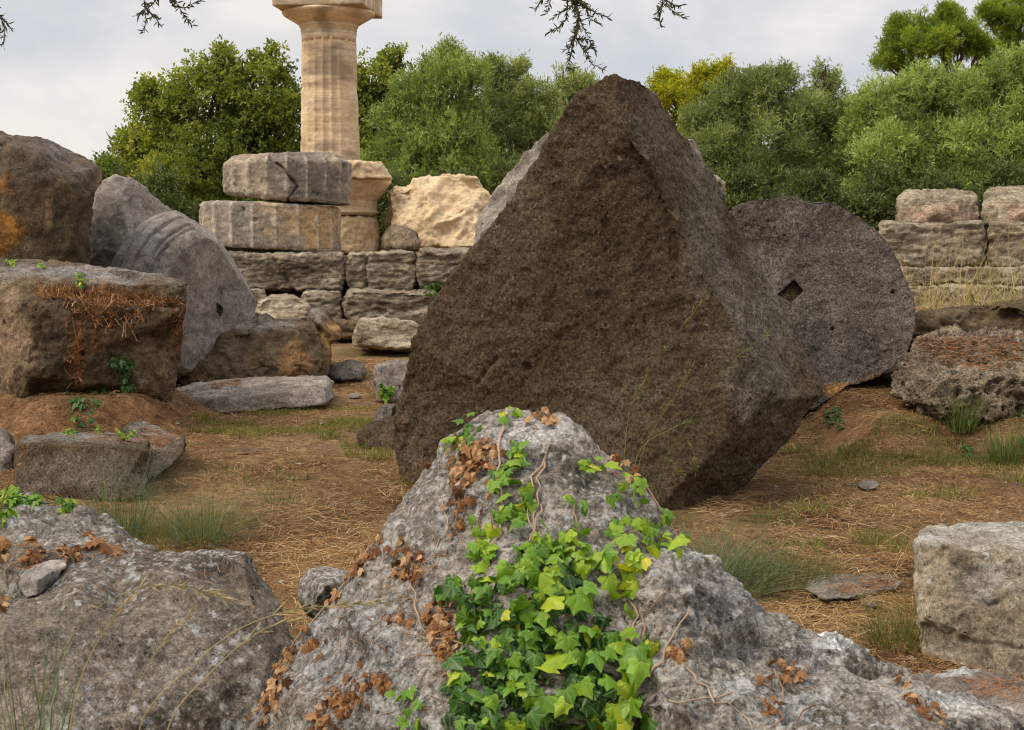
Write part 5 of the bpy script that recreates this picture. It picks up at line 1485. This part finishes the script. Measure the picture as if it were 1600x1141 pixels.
# ------------------------------------------------------------------ grass
def blades(pos, h, lean, wd, curve, seg=3, rg=RNG, flat=False, dirs=None):
    """ribbons growing from pos; h height, lean sideways reach; returns V, F, blade index"""
    n = len(pos)
    a = rg.uniform(0, 2 * np.pi, n) if dirs is None else dirs
    dirv = np.stack([np.cos(a), np.sin(a), 0 * a], 1)
    h = np.broadcast_to(h, n)
    lean = np.broadcast_to(lean, n)
    side = unit(np.stack([-np.sin(a) + rg.normal(0, .5, n), np.cos(a) + rg.normal(0, .5, n), rg.normal(0, 0.2, n)], 1))
    wdd = np.broadcast_to(wd, n)
    P_ = []
    for i in range(seg + 1):
        t = i / seg
        c = pos + dirv * (lean * (t + curve * t * t))[:, None] + np.array([0, 0, 1.0]) * (h * (t - curve * 0.35 * t * t * np.minimum(1, lean / np.maximum(h, 1e-4))))[:, None]
        w_ = wdd * (1 - 0.85 * t)
        P_.append(c - side * w_[:, None] / 2)
        P_.append(c + side * w_[:, None] / 2)
    V = np.stack(P_, 1)
    k_ = V.shape[1]
    base = np.arange(n)[:, None] * k_
    Fs = [np.stack([base[:, 0] + 2 * i, base[:, 0] + 2 * i + 1, base[:, 0] + 2 * i + 3, base[:, 0] + 2 * i + 2], 1) for i in range(seg)]
    return V.reshape(-1, 3), np.concatenate(Fs), np.repeat(np.arange(n), k_)


def lying(pos, L, wd, rg=RNG, tilt=0.25):
    """straws lying about: thin bent ribbons on the ground"""
    n = len(pos)
    a = rg.uniform(0, 2 * np.pi, n)
    d_ = np.stack([np.cos(a), np.sin(a), rg.normal(0, tilt, n)], 1)
    s_ = unit(np.cross(d_, np.array([0, 0, 1.0]) + rg.normal(0, 0.4, (n, 3))))
    bendv = s_ * (rg.normal(0, 0.18, n) * L)[:, None]
    q = []
    for t, o_ in ((-0.5, 0), (0, 1), (0.5, 0)):
        c = pos + d_ * (L * t)[:, None] + bendv * o_ + np.array([0, 0, 0.004])
        q += [c - s_ * wd[:, None] / 2, c + s_ * wd[:, None] / 2]
    V = np.stack(q, 1)
    b = np.arange(n)[:, None] * 6
    Fs = np.concatenate([b + np.array([[0, 1, 3, 2]]), b + np.array([[2, 3, 5, 4]])])
    return V.reshape(-1, 3), Fs, np.repeat(np.arange(n), 6)


def gpoint(px, py):
    """ground point under a photo pixel"""
    r = ray(px, py)
    d = CAM_H / max(1e-3, -r.z / r.y)
    for _ in range(12):
        x = r.x / r.y * d
        z = gzs(x, d)
        d2 = (CAM_H - z) / max(1e-3, -r.z / r.y)
        d = 0.5 * d + 0.5 * d2
    x = r.x / r.y * d
    return Vector((x, d, gzs(x, d)))


# straw and needles over the whole floor of the ruin, as far as one can tell stalks apart
N = 330000
yy = 3.4 + 15.5 * RNG.random(N) ** 1.35
xx = RNG.uniform(-1, 1, N) * (0.40 * yy + 0.6)
zz_ = ground_h(xx, yy)
pos = np.stack([xx, yy, zz_ + 0.003 + 0.012 * RNG.random(N)], 1)
dens = fbm(np.stack([xx, yy, xx * 0], 1) * 0.8, 3, 50)
keep = dens + RNG.random(N) * 1.1 > 0.15
pos = pos[keep]
L = RNG.uniform(0.012, 0.075, len(pos)) * (0.6 + 0.04 * pos[:, 1])
V, Fq, bi = lying(pos, L, 0.0009 + 0.00025 * pos[:, 1] * RNG.uniform(0.6, 1.3, len(pos)))
T = np.clip(RNG.beta(1.5, 2.2, len(pos)) + 0.15 * dens[keep], 0, 1)[bi]
o = link('dry_straw', mk_mesh('dry_straw', V, Fq, False, {'tint': T}), M_straw, origin=(0, 0, 0))
tag(o, 'dry straw and fallen pine needles covering the earth between the stones', 'litter', None, 'stuff')

N = 2600
yy = 4.2 + 13.5 * RNG.random(N) ** 1.2
xx = RNG.uniform(-1, 1, N) * (0.40 * yy + 0.5)
oc = np.array([(1, 0, 0), (0, 1, 0), (-1, 0, 0), (0, -1, 0), (0, 0, 0.6), (0, 0, -0.6)], float)
of = np.array([(0, 1, 4), (1, 2, 4), (2, 3, 4), (3, 0, 4), (1, 0, 5), (2, 1, 5), (3, 2, 5), (0, 3, 5)])
sz_ = 0.004 + 0.018 * RNG.random(N) ** 3
V = (np.stack([xx, yy, ground_h(xx, yy) + 0.003], 1)[:, None] + oc[None] * sz_[:, None, None] * RNG.uniform(0.6, 1.4, (N, 6, 3))).reshape(-1, 3)
Fq = (np.arange(N)[:, None, None] * 6 + of[None]).reshape(-1, 3)
M_grav = simple_mat('gravel_grains', 'tint', [(0, (0.10, 0.075, 0.05)), (0.6, (0.24, 0.20, 0.16)), (1, (0.46, 0.43, 0.39))], 0.9)
o = link('gravel', mk_mesh('gravel', V, Fq, False, {'tint': np.repeat(RNG.random(N), 6)}), M_grav, origin=(0, 0, 0))
tag(o, 'small loose gravel scattered through the litter', 'gravel', None, 'stuff')

# longer straw lying in swathes right of the foreground rock and down the path
cs = []
for poly, n in [([(1180, 950), (1260, 930), (1420, 940), (1430, 1000), (1330, 1010), (1220, 975)], 900), ([(400, 790), (560, 770), (600, 840), (500, 890), (440, 900)], 800), ([(440, 900), (600, 850), (560, 900), (480, 1000)], 500), ([(1200, 800), (1420, 800), (1420, 900), (1250, 900)], 450), ([(1085, 800), (1170, 740), (1270, 640), (1300, 650), (1200, 770), (1110, 840)], 520), ([(560, 715), (640, 715), (650, 775), (600, 780)], 240), ([(20, 790), (220, 790), (260, 770), (260, 800), (60, 805)], 260), ([(270, 645), (520, 632), (530, 645), (280, 660)], 260), ([(1300, 650), (1420, 655), (1450, 700), (1330, 700)], 300)]:
    for x, y in scatter_poly(poly, n):
        cs.append(tuple(gpoint(x, y)))
pos = np.array(cs)
V, Fq, bi = lying(pos + np.array([0, 0, 0.01]), RNG.uniform(0.08, 0.26, len(pos)), RNG.uniform(0.0013, 0.003, len(pos)), tilt=0.12)
o = link('long_straw', mk_mesh('long_straw', V, Fq, False, {'tint': np.clip(RNG.normal(0.72, 0.2, len(pos)), 0, 1)[bi]}), M_straw, origin=(0, 0, 0))
tag(o, 'long pale dead grass stalks lying flat in swathes on the path', 'litter', None, 'stuff')

# thin short green growth
cs = []
for poly, n in [([(270, 652), (520, 640), (610, 640), (600, 672), (480, 695), (300, 675)], 15000), ([(530, 690), (610, 700), (600, 725), (540, 715)], 700), ([(1230, 690), (1420, 690), (1600, 730), (1600, 790), (1420, 780), (1250, 740)], 8000), ([(1180, 840), (1290, 850), (1290, 905), (1200, 920)], 1500),
                ([(1330, 835), (1420, 830), (1420, 870), (1340, 870)], 350), ([(300, 720), (480, 740), (460, 790), (330, 800)], 900), ([(1290, 780), (1420, 800), (1400, 820), (1290, 815)], 300), ([(1400, 690), (1600, 700), (1600, 740), (1420, 730)], 900)]:
    q = scatter_poly(poly, n)
    for x, y in q:
        cs.append(tuple(gpoint(x, y)))
pos = np.array(cs)
kk = fbm(pos * np.array([1.6, 1.6, 0]), 3, 60) + RNG.random(len(pos)) * 0.5 > 0.15
pos = pos[kk]
V, Fq, bi = blades(pos, RNG.uniform(0.015, 0.06, len(pos)), RNG.uniform(0.005, 0.035, len(pos)), 0.006, 0.4, 2)
o = link('short_grass', mk_mesh('short_grass', V, Fq, False, {'tint': np.clip(RNG.normal(0.62, 0.25, len(pos)), 0, 1)[bi]}), M_green, origin=(0, 0, 0))
tag(o, 'thin short green and yellowing grass growing through the litter', 'grass', None, 'stuff')


def tuft(label, base, n, rad, h, lean, wd, mat, tint=(0.5, 0.2), curve=0.6, group=None, seg=5, dirc=None, name='grass_tuft', cat='grass tuft'):
    r_ = rad * np.sqrt(RNG.random(n))
    a = RNG.uniform(0, 2 * np.pi, n)
    pos = np.array(base)[None] + np.stack([np.cos(a) * r_, np.sin(a) * r_, 0 * a - 0.01], 1)
    dirs = a + RNG.normal(0, 0.9, n) if dirc is None else RNG.normal(dirc[0], dirc[1], n)
    hh = RNG.uniform(h[0], h[1], n)
    V, Fq, bi = blades(pos, hh, RNG.uniform(lean[0], lean[1], n), wd, curve, seg, dirs=dirs)
    o = link(name, mk_mesh(name, V, Fq, False, {'tint': np.clip(RNG.normal(*tint, n), 0, 1)[bi]}), mat, origin=tuple(base))
    return tag(o, label, cat, group)


TG = 'grass tufts in the litter'
g1 = gpoint(1105, 880)
tuft('blue green fescue tuft between the pyramid stone and the ivy rock', gpoint(1110, 905), 700, 0.16, (0.10, 0.34), (0.05, 0.34), 0.0035, M_blue, (0.45, 0.22), 0.9, TG)
tuft('second blue green tuft drooping right, behind the pitted boulder', gpoint(1165, 925), 380, 0.10, (0.05, 0.2), (0.05, 0.26), 0.0033, M_blue, (0.6, 0.2), 0.9, TG)
tuft('green tuft at the right end of the grassy patch beside the left path', gpoint(315, 850), 300, 0.17, (0.06, 0.46), (0.02, 0.34), 0.0030, M_blue, (0.4, 0.28), 0.8, TG)
tuft('blue green wispy tuft at the corner of the low grey block', gpoint(190, 842), 300, 0.12, (0.12, 0.60), (0.03, 0.25), 0.0032, M_blue, (0.55, 0.2), 0.5, TG)
tuft('brownish green tuft between the low grey block and the path', gpoint(240, 850), 460, 0.30, (0.04, 0.32), (0.02, 0.3), 0.0030, M_green, (0.5, 0.3), 0.8, TG)
tuft('broad yellowing tuft behind the lower left boulder', gpoint(280, 830), 460, 0.36, (0.03, 0.28), (0.02, 0.28), 0.0030, M_green, (0.7, 0.3), 0.8, TG)
tuft('olive green tuft against the left side of the pale squared block', gpoint(1412, 1010), 420, 0.13, (0.06, 0.26), (0.02, 0.16), 0.003, M_green, (0.35, 0.22), 0.6, TG)
tuft('dark green soft tuft left of the flat lichened stone', gpoint(1225, 905), 650, 0.22, (0.04, 0.20), (0.02, 0.12), 0.003, M_green, (0.2, 0.2), 0.6, TG)
for x, y, lab in [(1210, 815, 'small dark tuft on open litter near the pyramid stone corner'), (1262, 800, 'small olive tuft in open litter, right of the pyramid stone corner'), (1310, 728, 'small yellow green tuft below the shaded brown rock'), (1335, 705, 'green tuft near the foot of the soil mound'),
                  (1235, 705, 'yellow green tuft under the right corner of the pyramid stone'), (1445, 720, 'tuft at the foot of the soil bank under the eroded drum'), (1500, 775, 'yellowing tuft on the litter at far right'), (430, 636, 'green tuft against the front of the flat slab'),
                  (1275, 745, 'low yellow tuft in litter beyond the pyramid stone corner'), (1375, 850, 'little green tuft left of the pale squared block'), (590, 715, 'green weed tuft beside the foot of the pyramid stone'), (655, 760, 'green weed at the lower left corner of the pyramid stone')]:
    b0 = gpoint(x, y)
    tuft(lab, b0, 160, 0.09 + 0.004 * b0.y, (0.03, 0.13), (0.01, 0.09), 0.004, M_green, (0.35 + 0.25 * RNG.random(), 0.2), 0.6, TG, 3)
for x, y, lab in [(1500, 700, 'leafy green weed climbing the soil bank under the eroded drum'), (1570, 710, 'bushy green weed on the soil bank at the right edge')]:
    b0 = gpoint(x, y)
    tuft(lab, b0, 240, 0.10, (0.08, 0.34), (0.02, 0.12), 0.009, M_shrub, (0.6, 0.2), 0.6, TG, 3)

# yellow tall grass on the right steps
for i, (x, y, lab) in enumerate([(1440, 482, 'tall yellow grass at the left end of the right steps'), (1470, 478, 'tall yellow grass, second clump on the right steps'), (1505, 474, 'tall yellow grass in the middle of the right steps'), (1540, 472, 'tall yellow grass below the joint of the two upper right blocks'), (1580, 468, 'tall yellow grass near the right edge on the steps'), (1615, 466, 'tall yellow grass at the right edge of the photo')]):
    b0 = P(x, y + 14, 15.2)
    b0.z = float(ground_h(np.array([b0.x]), np.array([b0.y]))[0])
    tuft(lab, b0, 62, 0.26, (0.10, 1.05 if i % 2 == 0 else 0.75), (0.03, 0.55), 0.0075, M_yel, (0.6, 0.25), 0.7, 'yellow grass clumps on the right steps', 5)


# stalks with seed heads
def stalks(label, items, mat, seeds=True, wd=0.0028, name='seeding_grass'):
    """items: list of pixel polylines with distance: [(px,py,d)...]"""
    paths = []
    for line in items:
        pts = [P(*q) for q in line]
        dense = []
        n = len(pts)
        for i in range(n - 1):
            p0, p1, p2, p3 = pts[max(0, i - 1)], pts[i], pts[i + 1], pts[min(n - 1, i + 2)]
            for s in range(6):
                t = s / 6
                dense.append(0.5 * ((2 * p1) + (p2 - p0) * t + (2 * p0 - 5 * p1 + 4 * p2 - p3) * t * t + (3 * p1 - p0 - 3 * p2 + p3) * t ** 3))
        dense.append(pts[-1])
        m_ = len(dense)
        paths.append([(p, wd * 0.5 * (1.0 - 0.7 * i / m_)) for i, p in enumerate(dense)])
        if seeds:
            for i in range(int(m_ * 0.62), m_ - 1):
                for _ in range(3):
                    q = dense[i].lerp(dense[i + 1], RNG.random())
                    di = (dense[i + 1] - dense[i]).normalized() + Vector(RNG.normal(0, 0.4, 3))
                    L_ = 0.010 + 0.016 * RNG.random()
                    paths.append([(q, 0.0004), (q + di * L_ * 0.5, wd * 0.42), (q + di * L_, 0.0002)])
    V, Fq, T = tubes(paths, 5)
    o_ = link(name, mk_mesh(name, V, Fq, True, {'tint': T}), mat)
    return tag(o_, label, 'grass')


stalks('tall green grass stalks with seed heads rising in front of the pyramid stone', [
    [(975, 860, 4.0), (985, 700, 4.0), (1010, 590, 4.0), (1050, 530, 4.0), (1105, 464, 4.0)], [(990, 870, 4.05), (1030, 740, 4.05), (1090, 640, 4.05), (1140, 570, 4.05), (1205, 517, 4.05)],
    [(980, 860, 4.1), (1000, 720, 4.1), (1040, 640, 4.1), (1080, 577, 4.1)], [(970, 850, 3.95), (975, 720, 3.95), (985, 640, 3.95), (1012, 586, 3.95)], [(985, 870, 4.0), (995, 715, 4.0), (1050, 670, 4.0), (1080, 660, 4.0)],
    [(985, 870, 4.0), (1010, 720, 4.0), (1040, 715, 4.0), (1065, 740, 4.0)], [(1000, 860, 4.1), (1050, 700, 4.1), (1075, 690, 4.1), (1087, 738, 4.1)]], M_green, True, 0.0032)
stalks('long pale green grass stems arching across the lower left boulder', [
    [(210, 1220, 2.2), (225, 1120, 2.2), (300, 1040, 2.2), (370, 985, 2.2), (450, 955, 2.2), (530, 945, 2.2), (590, 940, 2.2)], [(245, 1220, 2.25), (270, 1120, 2.25), (330, 1050, 2.25), (400, 990, 2.25), (470, 965, 2.25)],
    [(40, 1220, 2.3), (60, 1100, 2.3), (110, 1000, 2.3), (160, 945, 2.3), (240, 915, 2.3), (320, 925, 2.3), (350, 933, 2.3)], [(180, 1220, 2.4), (200, 1110, 2.4), (250, 1010, 2.4), (300, 955, 2.4)], [(100, 1220, 2.2), (120, 1080, 2.2), (160, 990, 2.2), (200, 940, 2.2)]], M_yel, True, 0.0026)
tuft('bright blue green blades sprouting in the bottom left corner', P(20, 1210, 2.5), 60, 0.10, (0.10, 0.36), (0.02, 0.12), 0.004, M_blue, (0.6, 0.2), 0.4, None, 6)
stalks('single dry reddish grass ear beside the left edge', [[(-10, 830, 4.4), (5, 780, 4.4), (20, 740, 4.4), (40, 700, 4.4)]], M_dead, True, 0.006)


# ------------------------------------------------------------------ ivy and weeds on the left block, dead growth on its ledge
def leafy(label, polys, tree_, size, tint, mat, lift=(0.0, 0.05), name='ivy', cat='climbing plant', group=None, veins=True):
    it = []
    for poly, n in polys:
        for x, y in scatter_poly(poly, n):
            p, nr = hit(tree_, x, y)
            if p is None:
                p, nr = gpoint(x, y), Vector((0, -0.5, 1))
            s = RNG.uniform(*size)
            it.append((p + nr * RNG.uniform(*lift) + Vector((0, -0.02, 0)), nr, s, float(np.clip(RNG.normal(*tint), 0, 1))))
    med_ = Vector(np.median(np.array([tuple(q[0]) for q in it]), axis=0))
    it = [q for q in it if (q[0] - med_).length < 0.9 or mat is M_dead]
    V, Fq, T, Vn = leaves_mesh(it, curl=0.2)
    if mat is M_ivy:
        done, ps = [it[0][0]], [bend(it[0][0] - Vector((0, 0, 0.03)), it[0][0], 0.003, 0.002, 2, 0.05)]
        for q in it[1:]:
            nb_ = min(done, key=lambda p__: (p__ - q[0]).length)
            if True:
                ps.append(bend(nb_, q[0], 0.0025, 0.0013, 3, 0.08))
            done.append(q[0])
        V2, F2, T2 = tubes(ps, 4)
        F2 = F2 + len(V)
        V = np.concatenate([V, V2])
        Fq = Fq + [F2]
        T = np.concatenate([T, T2 * 0.2 + 0.15])
        Vn = np.concatenate([Vn, T2 * 0])
    o_ = link(name, mk_mesh(name, V, Fq, True, {'tint': T, 'vein': Vn}), mat)
    return tag(o_, label, cat, group)


leafy('dark ivy hanging beneath the large squared block at left', [([(78, 620), (140, 612), (165, 640), (160, 672), (110, 672), (95, 640)], 150), ([(150, 605), (170, 605), (165, 622), (148, 620)], 22), ([(186, 550), (206, 555), (205, 610), (192, 608)], 34), ([(176, 555), (186, 560), (184, 575), (178, 570)], 7), ([(190, 615), (215, 622), (200, 632), (180, 625)], 14)],
      ALLROCK, (0.04, 0.08), (0.12, 0.10), M_ivy)
leafy('small yellow green seedlings on top of the low grey block', [([(98, 672), (120, 674), (118, 680), (98, 678)], 16), ([(180, 675), (215, 680), (212, 690), (185, 686)], 26), ([(150, 672), (165, 676), (160, 682)], 8)], ALLROCK, (0.02, 0.035), (0.7, 0.15), M_ivy, name='seedlings', cat='weed')['kind'] = 'stuff'
leafy('small green weed rooted in the ledge of the large squared block', [([(120, 430), (136, 430), (137, 448), (122, 448)], 26)], ALLROCK, (0.03, 0.05), (0.55, 0.15), M_ivy, name='weed', cat='weed')
leafy('little green weed on the top left of the large squared block', [([(14, 408), (26, 408), (26, 416), (14, 416)], 14), ([(56, 416), (72, 416), (70, 424), (56, 422)], 9)], ALLROCK, (0.025, 0.04), (0.75, 0.12), M_ivy, name='weed_leaves', cat='weed')['kind'] = 'stuff'
leafy('bright green leaves growing along the crest of the rough left rock', [([(0, 766), (40, 762), (66, 776), (66, 792), (30, 786), (0, 782)], 60), ([(74, 770), (110, 780), (122, 800), (96, 796)], 44), ([(-10, 795), (16, 798), (10, 812), (-10, 810)], 16)], ALLROCK, (0.022, 0.04), (0.6, 0.12), M_ivy, (0.0, 0.04), 'creeping_weed', 'weed')['kind'] = 'stuff'
leafy('green sapling weed below the holed drum', [([(1335, 600), (1360, 600), (1362, 650), (1338, 650)], 60), ([(1330, 640), (1375, 645), (1365, 675), (1335, 670)], 50)], ALLROCK, (0.03, 0.055), (0.15, 0.1), M_ivy, name='weed', cat='weed')
leafy('dark green weed on the earth left of the holed drum foot', [([(1288, 640), (1312, 642), (1318, 672), (1290, 668)], 60)], ALLROCK, (0.03, 0.055), (0.15, 0.1), M_ivy, name='weed', cat='weed')
leafy('green weeds at the right edge beneath the eroded drum', [([(1585, 640), (1612, 640), (1612, 690), (1590, 680)], 40), ([(1500, 655), (1520, 656), (1516, 690), (1504, 690)], 20)], ALLROCK, (0.03, 0.055), (0.25, 0.12), M_ivy, name='weed', cat='weed')
leafy('pale green weed beside the whitish pitted stone', [([(592, 600), (614, 605), (610, 628), (596, 625)], 22)], ALLROCK, (0.04, 0.07), (0.6, 0.15), M_ivy, name='weed', cat='weed')
leafy('green fern like weed in the gap of the left steps', [([(660, 445), (690, 440), (680, 462), (664, 460)], 40)], ALLROCK, (0.04, 0.08), (0.3, 0.15), M_ivy, name='weed', cat='weed')
leafy('dead brown leaves caught on the rough left rock', [([(0, 835), (30, 840), (20, 870), (0, 868)], 16), ([(40, 840), (75, 850), (70, 885), (40, 880)], 20), ([(95, 850), (130, 855), (125, 880), (100, 875)], 20), ([(140, 830), (200, 860), (190, 870), (145, 850)], 30), ([(0, 930), (15, 935), (10, 960), (0, 955)], 6)],
      ALLROCK, (0.016, 0.036), (0.6, 0.28), M_dead, (0, 0.02), 'dead_leaf_litter', 'dead leaves')['kind'] = 'stuff'

# dead vine curtain on the ledge of the squared block
pl = []
for x, y in scatter_poly([(55, 452), (110, 455), (280, 470), (284, 480), (200, 478), (110, 472), (60, 466)], 1300) + scatter_poly([(90, 460), (190, 470), (240, 482), (200, 520), (150, 510), (110, 490)], 330) + scatter_poly([(100, 500), (130, 500), (125, 600), (105, 600)], 60) + scatter_poly([(265, 480), (290, 470), (288, 530), (268, 520)], 70):
    p, nr = hit(ALLROCK, x, y)
    if p is not None:
        pl.append(tuple(p + nr * 0.01))
pos = np.array(pl)
V, Fq, bi = lying(pos, RNG.uniform(0.02, 0.11, len(pos)), RNG.uniform(0.004, 0.010, len(pos)), tilt=0.9)
o = link('dead_vine', mk_mesh('dead_vine', V, Fq, False, {'tint': np.clip(RNG.normal(0.45, 0.25, len(pos)), 0, 1)[bi]}), M_dead)
tag(o, 'dead rusty vine and needles spilling over the ledge of the large squared block', 'dead plant', None, 'stuff')

# pine needles resting on stones
def needles_on(poly, n, L, wd):
    pl = []
    for x, y in scatter_poly(poly, n):
        p, nr = hit(ALLROCK, x, y)
        if p is not None and nr.z > 0.15:
            pl.append(tuple(p + nr * 0.006))
    if not pl:
        return None
    pos = np.array(pl)
    return lying(pos, RNG.uniform(L * 0.4, L, len(pos)), np.full(len(pos), wd), tilt=0.15)


Vs, Fs, Ts, o_ = [], [], [], 0
for poly, n, L, wd in [([(1430, 530), (1580, 525), (1610, 560), (1560, 580), (1450, 570)], 900, 0.10, 0.005), ([(130, 672), (220, 674), (225, 694), (140, 690)], 160, 0.08, 0.003), ([(215, 665), (280, 680), (260, 700), (225, 690)], 200, 0.08, 0.003), ([(330, 596), (380, 592), (370, 606), (330, 608)], 160, 0.1, 0.004),
                       ([(1290, 905), (1400, 905), (1390, 930), (1300, 930)], 220, 0.07, 0.002), ([(1500, 1060), (1600, 1065), (1600, 1100), (1520, 1090)], 260, 0.06, 0.0016), ([(1480, 840), (1560, 845), (1560, 860), (1480, 855)], 30, 0.06, 0.0018), ([(0, 850), (190, 850), (230, 870), (100, 885), (0, 900)], 160, 0.06, 0.0018),
                       ([(100, 880), (380, 860), (420, 960), (120, 960)], 60, 0.05, 0.0014)]:
    r = needles_on(poly, n, L, wd)
    if r:
        Vs.append(r[0])
        Fs.append(r[1] + o_)
        Ts.append(RNG.random(len(r[0]) // 6).repeat(6))
        o_ += len(r[0])
o = link('pine_needles', mk_mesh('pine_needles', np.concatenate(Vs), np.concatenate(Fs), False, {'tint': np.concatenate(Ts)}), M_needle, origin=(0, 0, 0))
tag(o, 'rust coloured fallen pine needles lying on the tops of the stones', 'litter', None, 'stuff')

# ------------------------------------------------------------------ olive branches hanging in from above
D0 = 7.0
tb = P(-420, 385, D0)
tr_ = empty('overhanging_olive_tree', (tb.x, D0, 0), 'olive tree outside the left edge whose leafy twigs hang into the sky at the top', 'tree')
top = P(-330, -420, D0)
paths = [bend(Vector((tb.x, D0, -0.1)), top, 0.22, 0.14, 8, 0.02)]
limb = [P(-330, -420, D0), P(0, -330, D0), P(300, -300, D0), P(600, -290, D0), P(900, -270, D0), P(1150, -250, D0)]
paths.append([(p, 0.11 - 0.017 * i) for i, p in enumerate(limb)])
V, Fq, T = tubes(paths, 8)
link('trunk', mk_mesh('trunk', V, Fq, True), M_bark, tr_)
sprigs = [  # (hang-from px, twig polylines in px, leaf density)
    [(250, -300), [[(250, -300), (255, -100), (225, 0), (228, 30), (225, 52)], [(255, -100), (260, -20), (285, 20), (300, 40)], [(260, -20), (235, 10), (213, 25)], [(225, 10), (245, 30), (250, 40)], [(262, -20), (270, 10), (290, 12), (312, 0)]]],
    [(900, -280), [[(900, -280), (880, -100), (860, 0), (855, 22)], [(880, -100), (900, 0), (905, 40), (900, 60), (912, 80), (925, 100), (942, 108)], [(905, 40), (890, 75), (880, 80)], [(900, 60), (920, 62), (930, 78)], [(912, 80), (925, 72)], [(880, -60), (840, 10), (835, 14)], [(890, -40), (885, 30), (868, 48), (858, 50)],
                   [(900, 0), (930, 20), (950, 28)], [(905, 20), (890, 95), (885, 105), (898, 108)], [(880, -60), (895, 10), (875, 20), (862, 30)], [(900, 0), (915, 10), (922, 30), (935, 35)], [(895, 0), (905, 30), (915, 50), (918, 56)]]],
    [(1040, -260), [[(1040, -260), (1030, -60), (1036, 5), (1048, 15), (1068, 28)], [(1036, 5), (1030, 25), (1032, 42)], [(1040, 0), (1055, 10), (1065, 8)], [(1036, 5), (1025, 22)]]],
    [(-10, -330), [[(-10, -330), (-30, -60), (-5, 20), (8, 40), (5, 70)], [(-5, 20), (10, 35), (17, 45)], [(0, 40), (-8, 60)]]],
]
for org, lines in sprigs:
    paths, LVs = [], []
    dj = RNG.uniform(-0.3, 0.3)
    for li_, line in enumerate(lines):
        pts = [P(x, y, D0 + (dj * min(1, (y + 300) / 300)) + 0.03 * li_ * (1 if k_ else 0)) for k_, (x, y) in enumerate(line)]
        L_ = [(p, 0.003 * (1 - k_ / len(pts)) + 0.0009) for k_, p in enumerate(pts)]
        paths.append(L_)
        for k_ in range(len(pts) - 1):
            if line[k_ + 1][1] < -40:
                continue
            seg_ = pts[k_ + 1] - pts[k_]
            nn_ = max(3, int(seg_.length / 0.0045))
            for s in range(nn_):
                t = (s + RNG.random()) / nn_
                q = pts[k_].lerp(pts[k_ + 1], t)
                d_ = (seg_.normalized() * 0.9 + Vector(RNG.normal(0, 0.75, 3))).normalized()
                LVs.append((q, d_))
    V, Fq, T = tubes(paths, 5)
    tw = link('hanging_twig', mk_mesh('hanging_twig', V, Fq, True), M_bark, tr_)
    n = len(LVs)
    q = np.array([tuple(a) for a, b in LVs])
    ax_ = np.array([tuple(b) for a, b in LVs])
    sd_ = unit(np.cross(ax_, RNG.normal(size=(n, 3))))
    L_ = RNG.uniform(0.022, 0.042, n)[:, None]
    w_ = RNG.uniform(0.006, 0.0095, n)[:, None]
    V = np.stack([q, q + ax_ * L_ * 0.35 + sd_ * w_ / 2, q + ax_ * L_ * 0.7 + sd_ * w_ * 0.4, q + ax_ * L_, q + ax_ * L_ * 0.7 - sd_ * w_ * 0.4, q + ax_ * L_ * 0.35 - sd_ * w_ / 2], 1).reshape(-1, 3)
    Fh = np.arange(6 * n).reshape(n, 6)
    me = mk_mesh('twig_leaves', V, Fh, False, {'tint': RNG.random(n).repeat(6)})
    lo = link('twig_leaves', me, M_twigleaf, tr_)
    lo.parent = tw
    lo.location = (0, 0, 0)
    lo['kind'] = 'stuff'
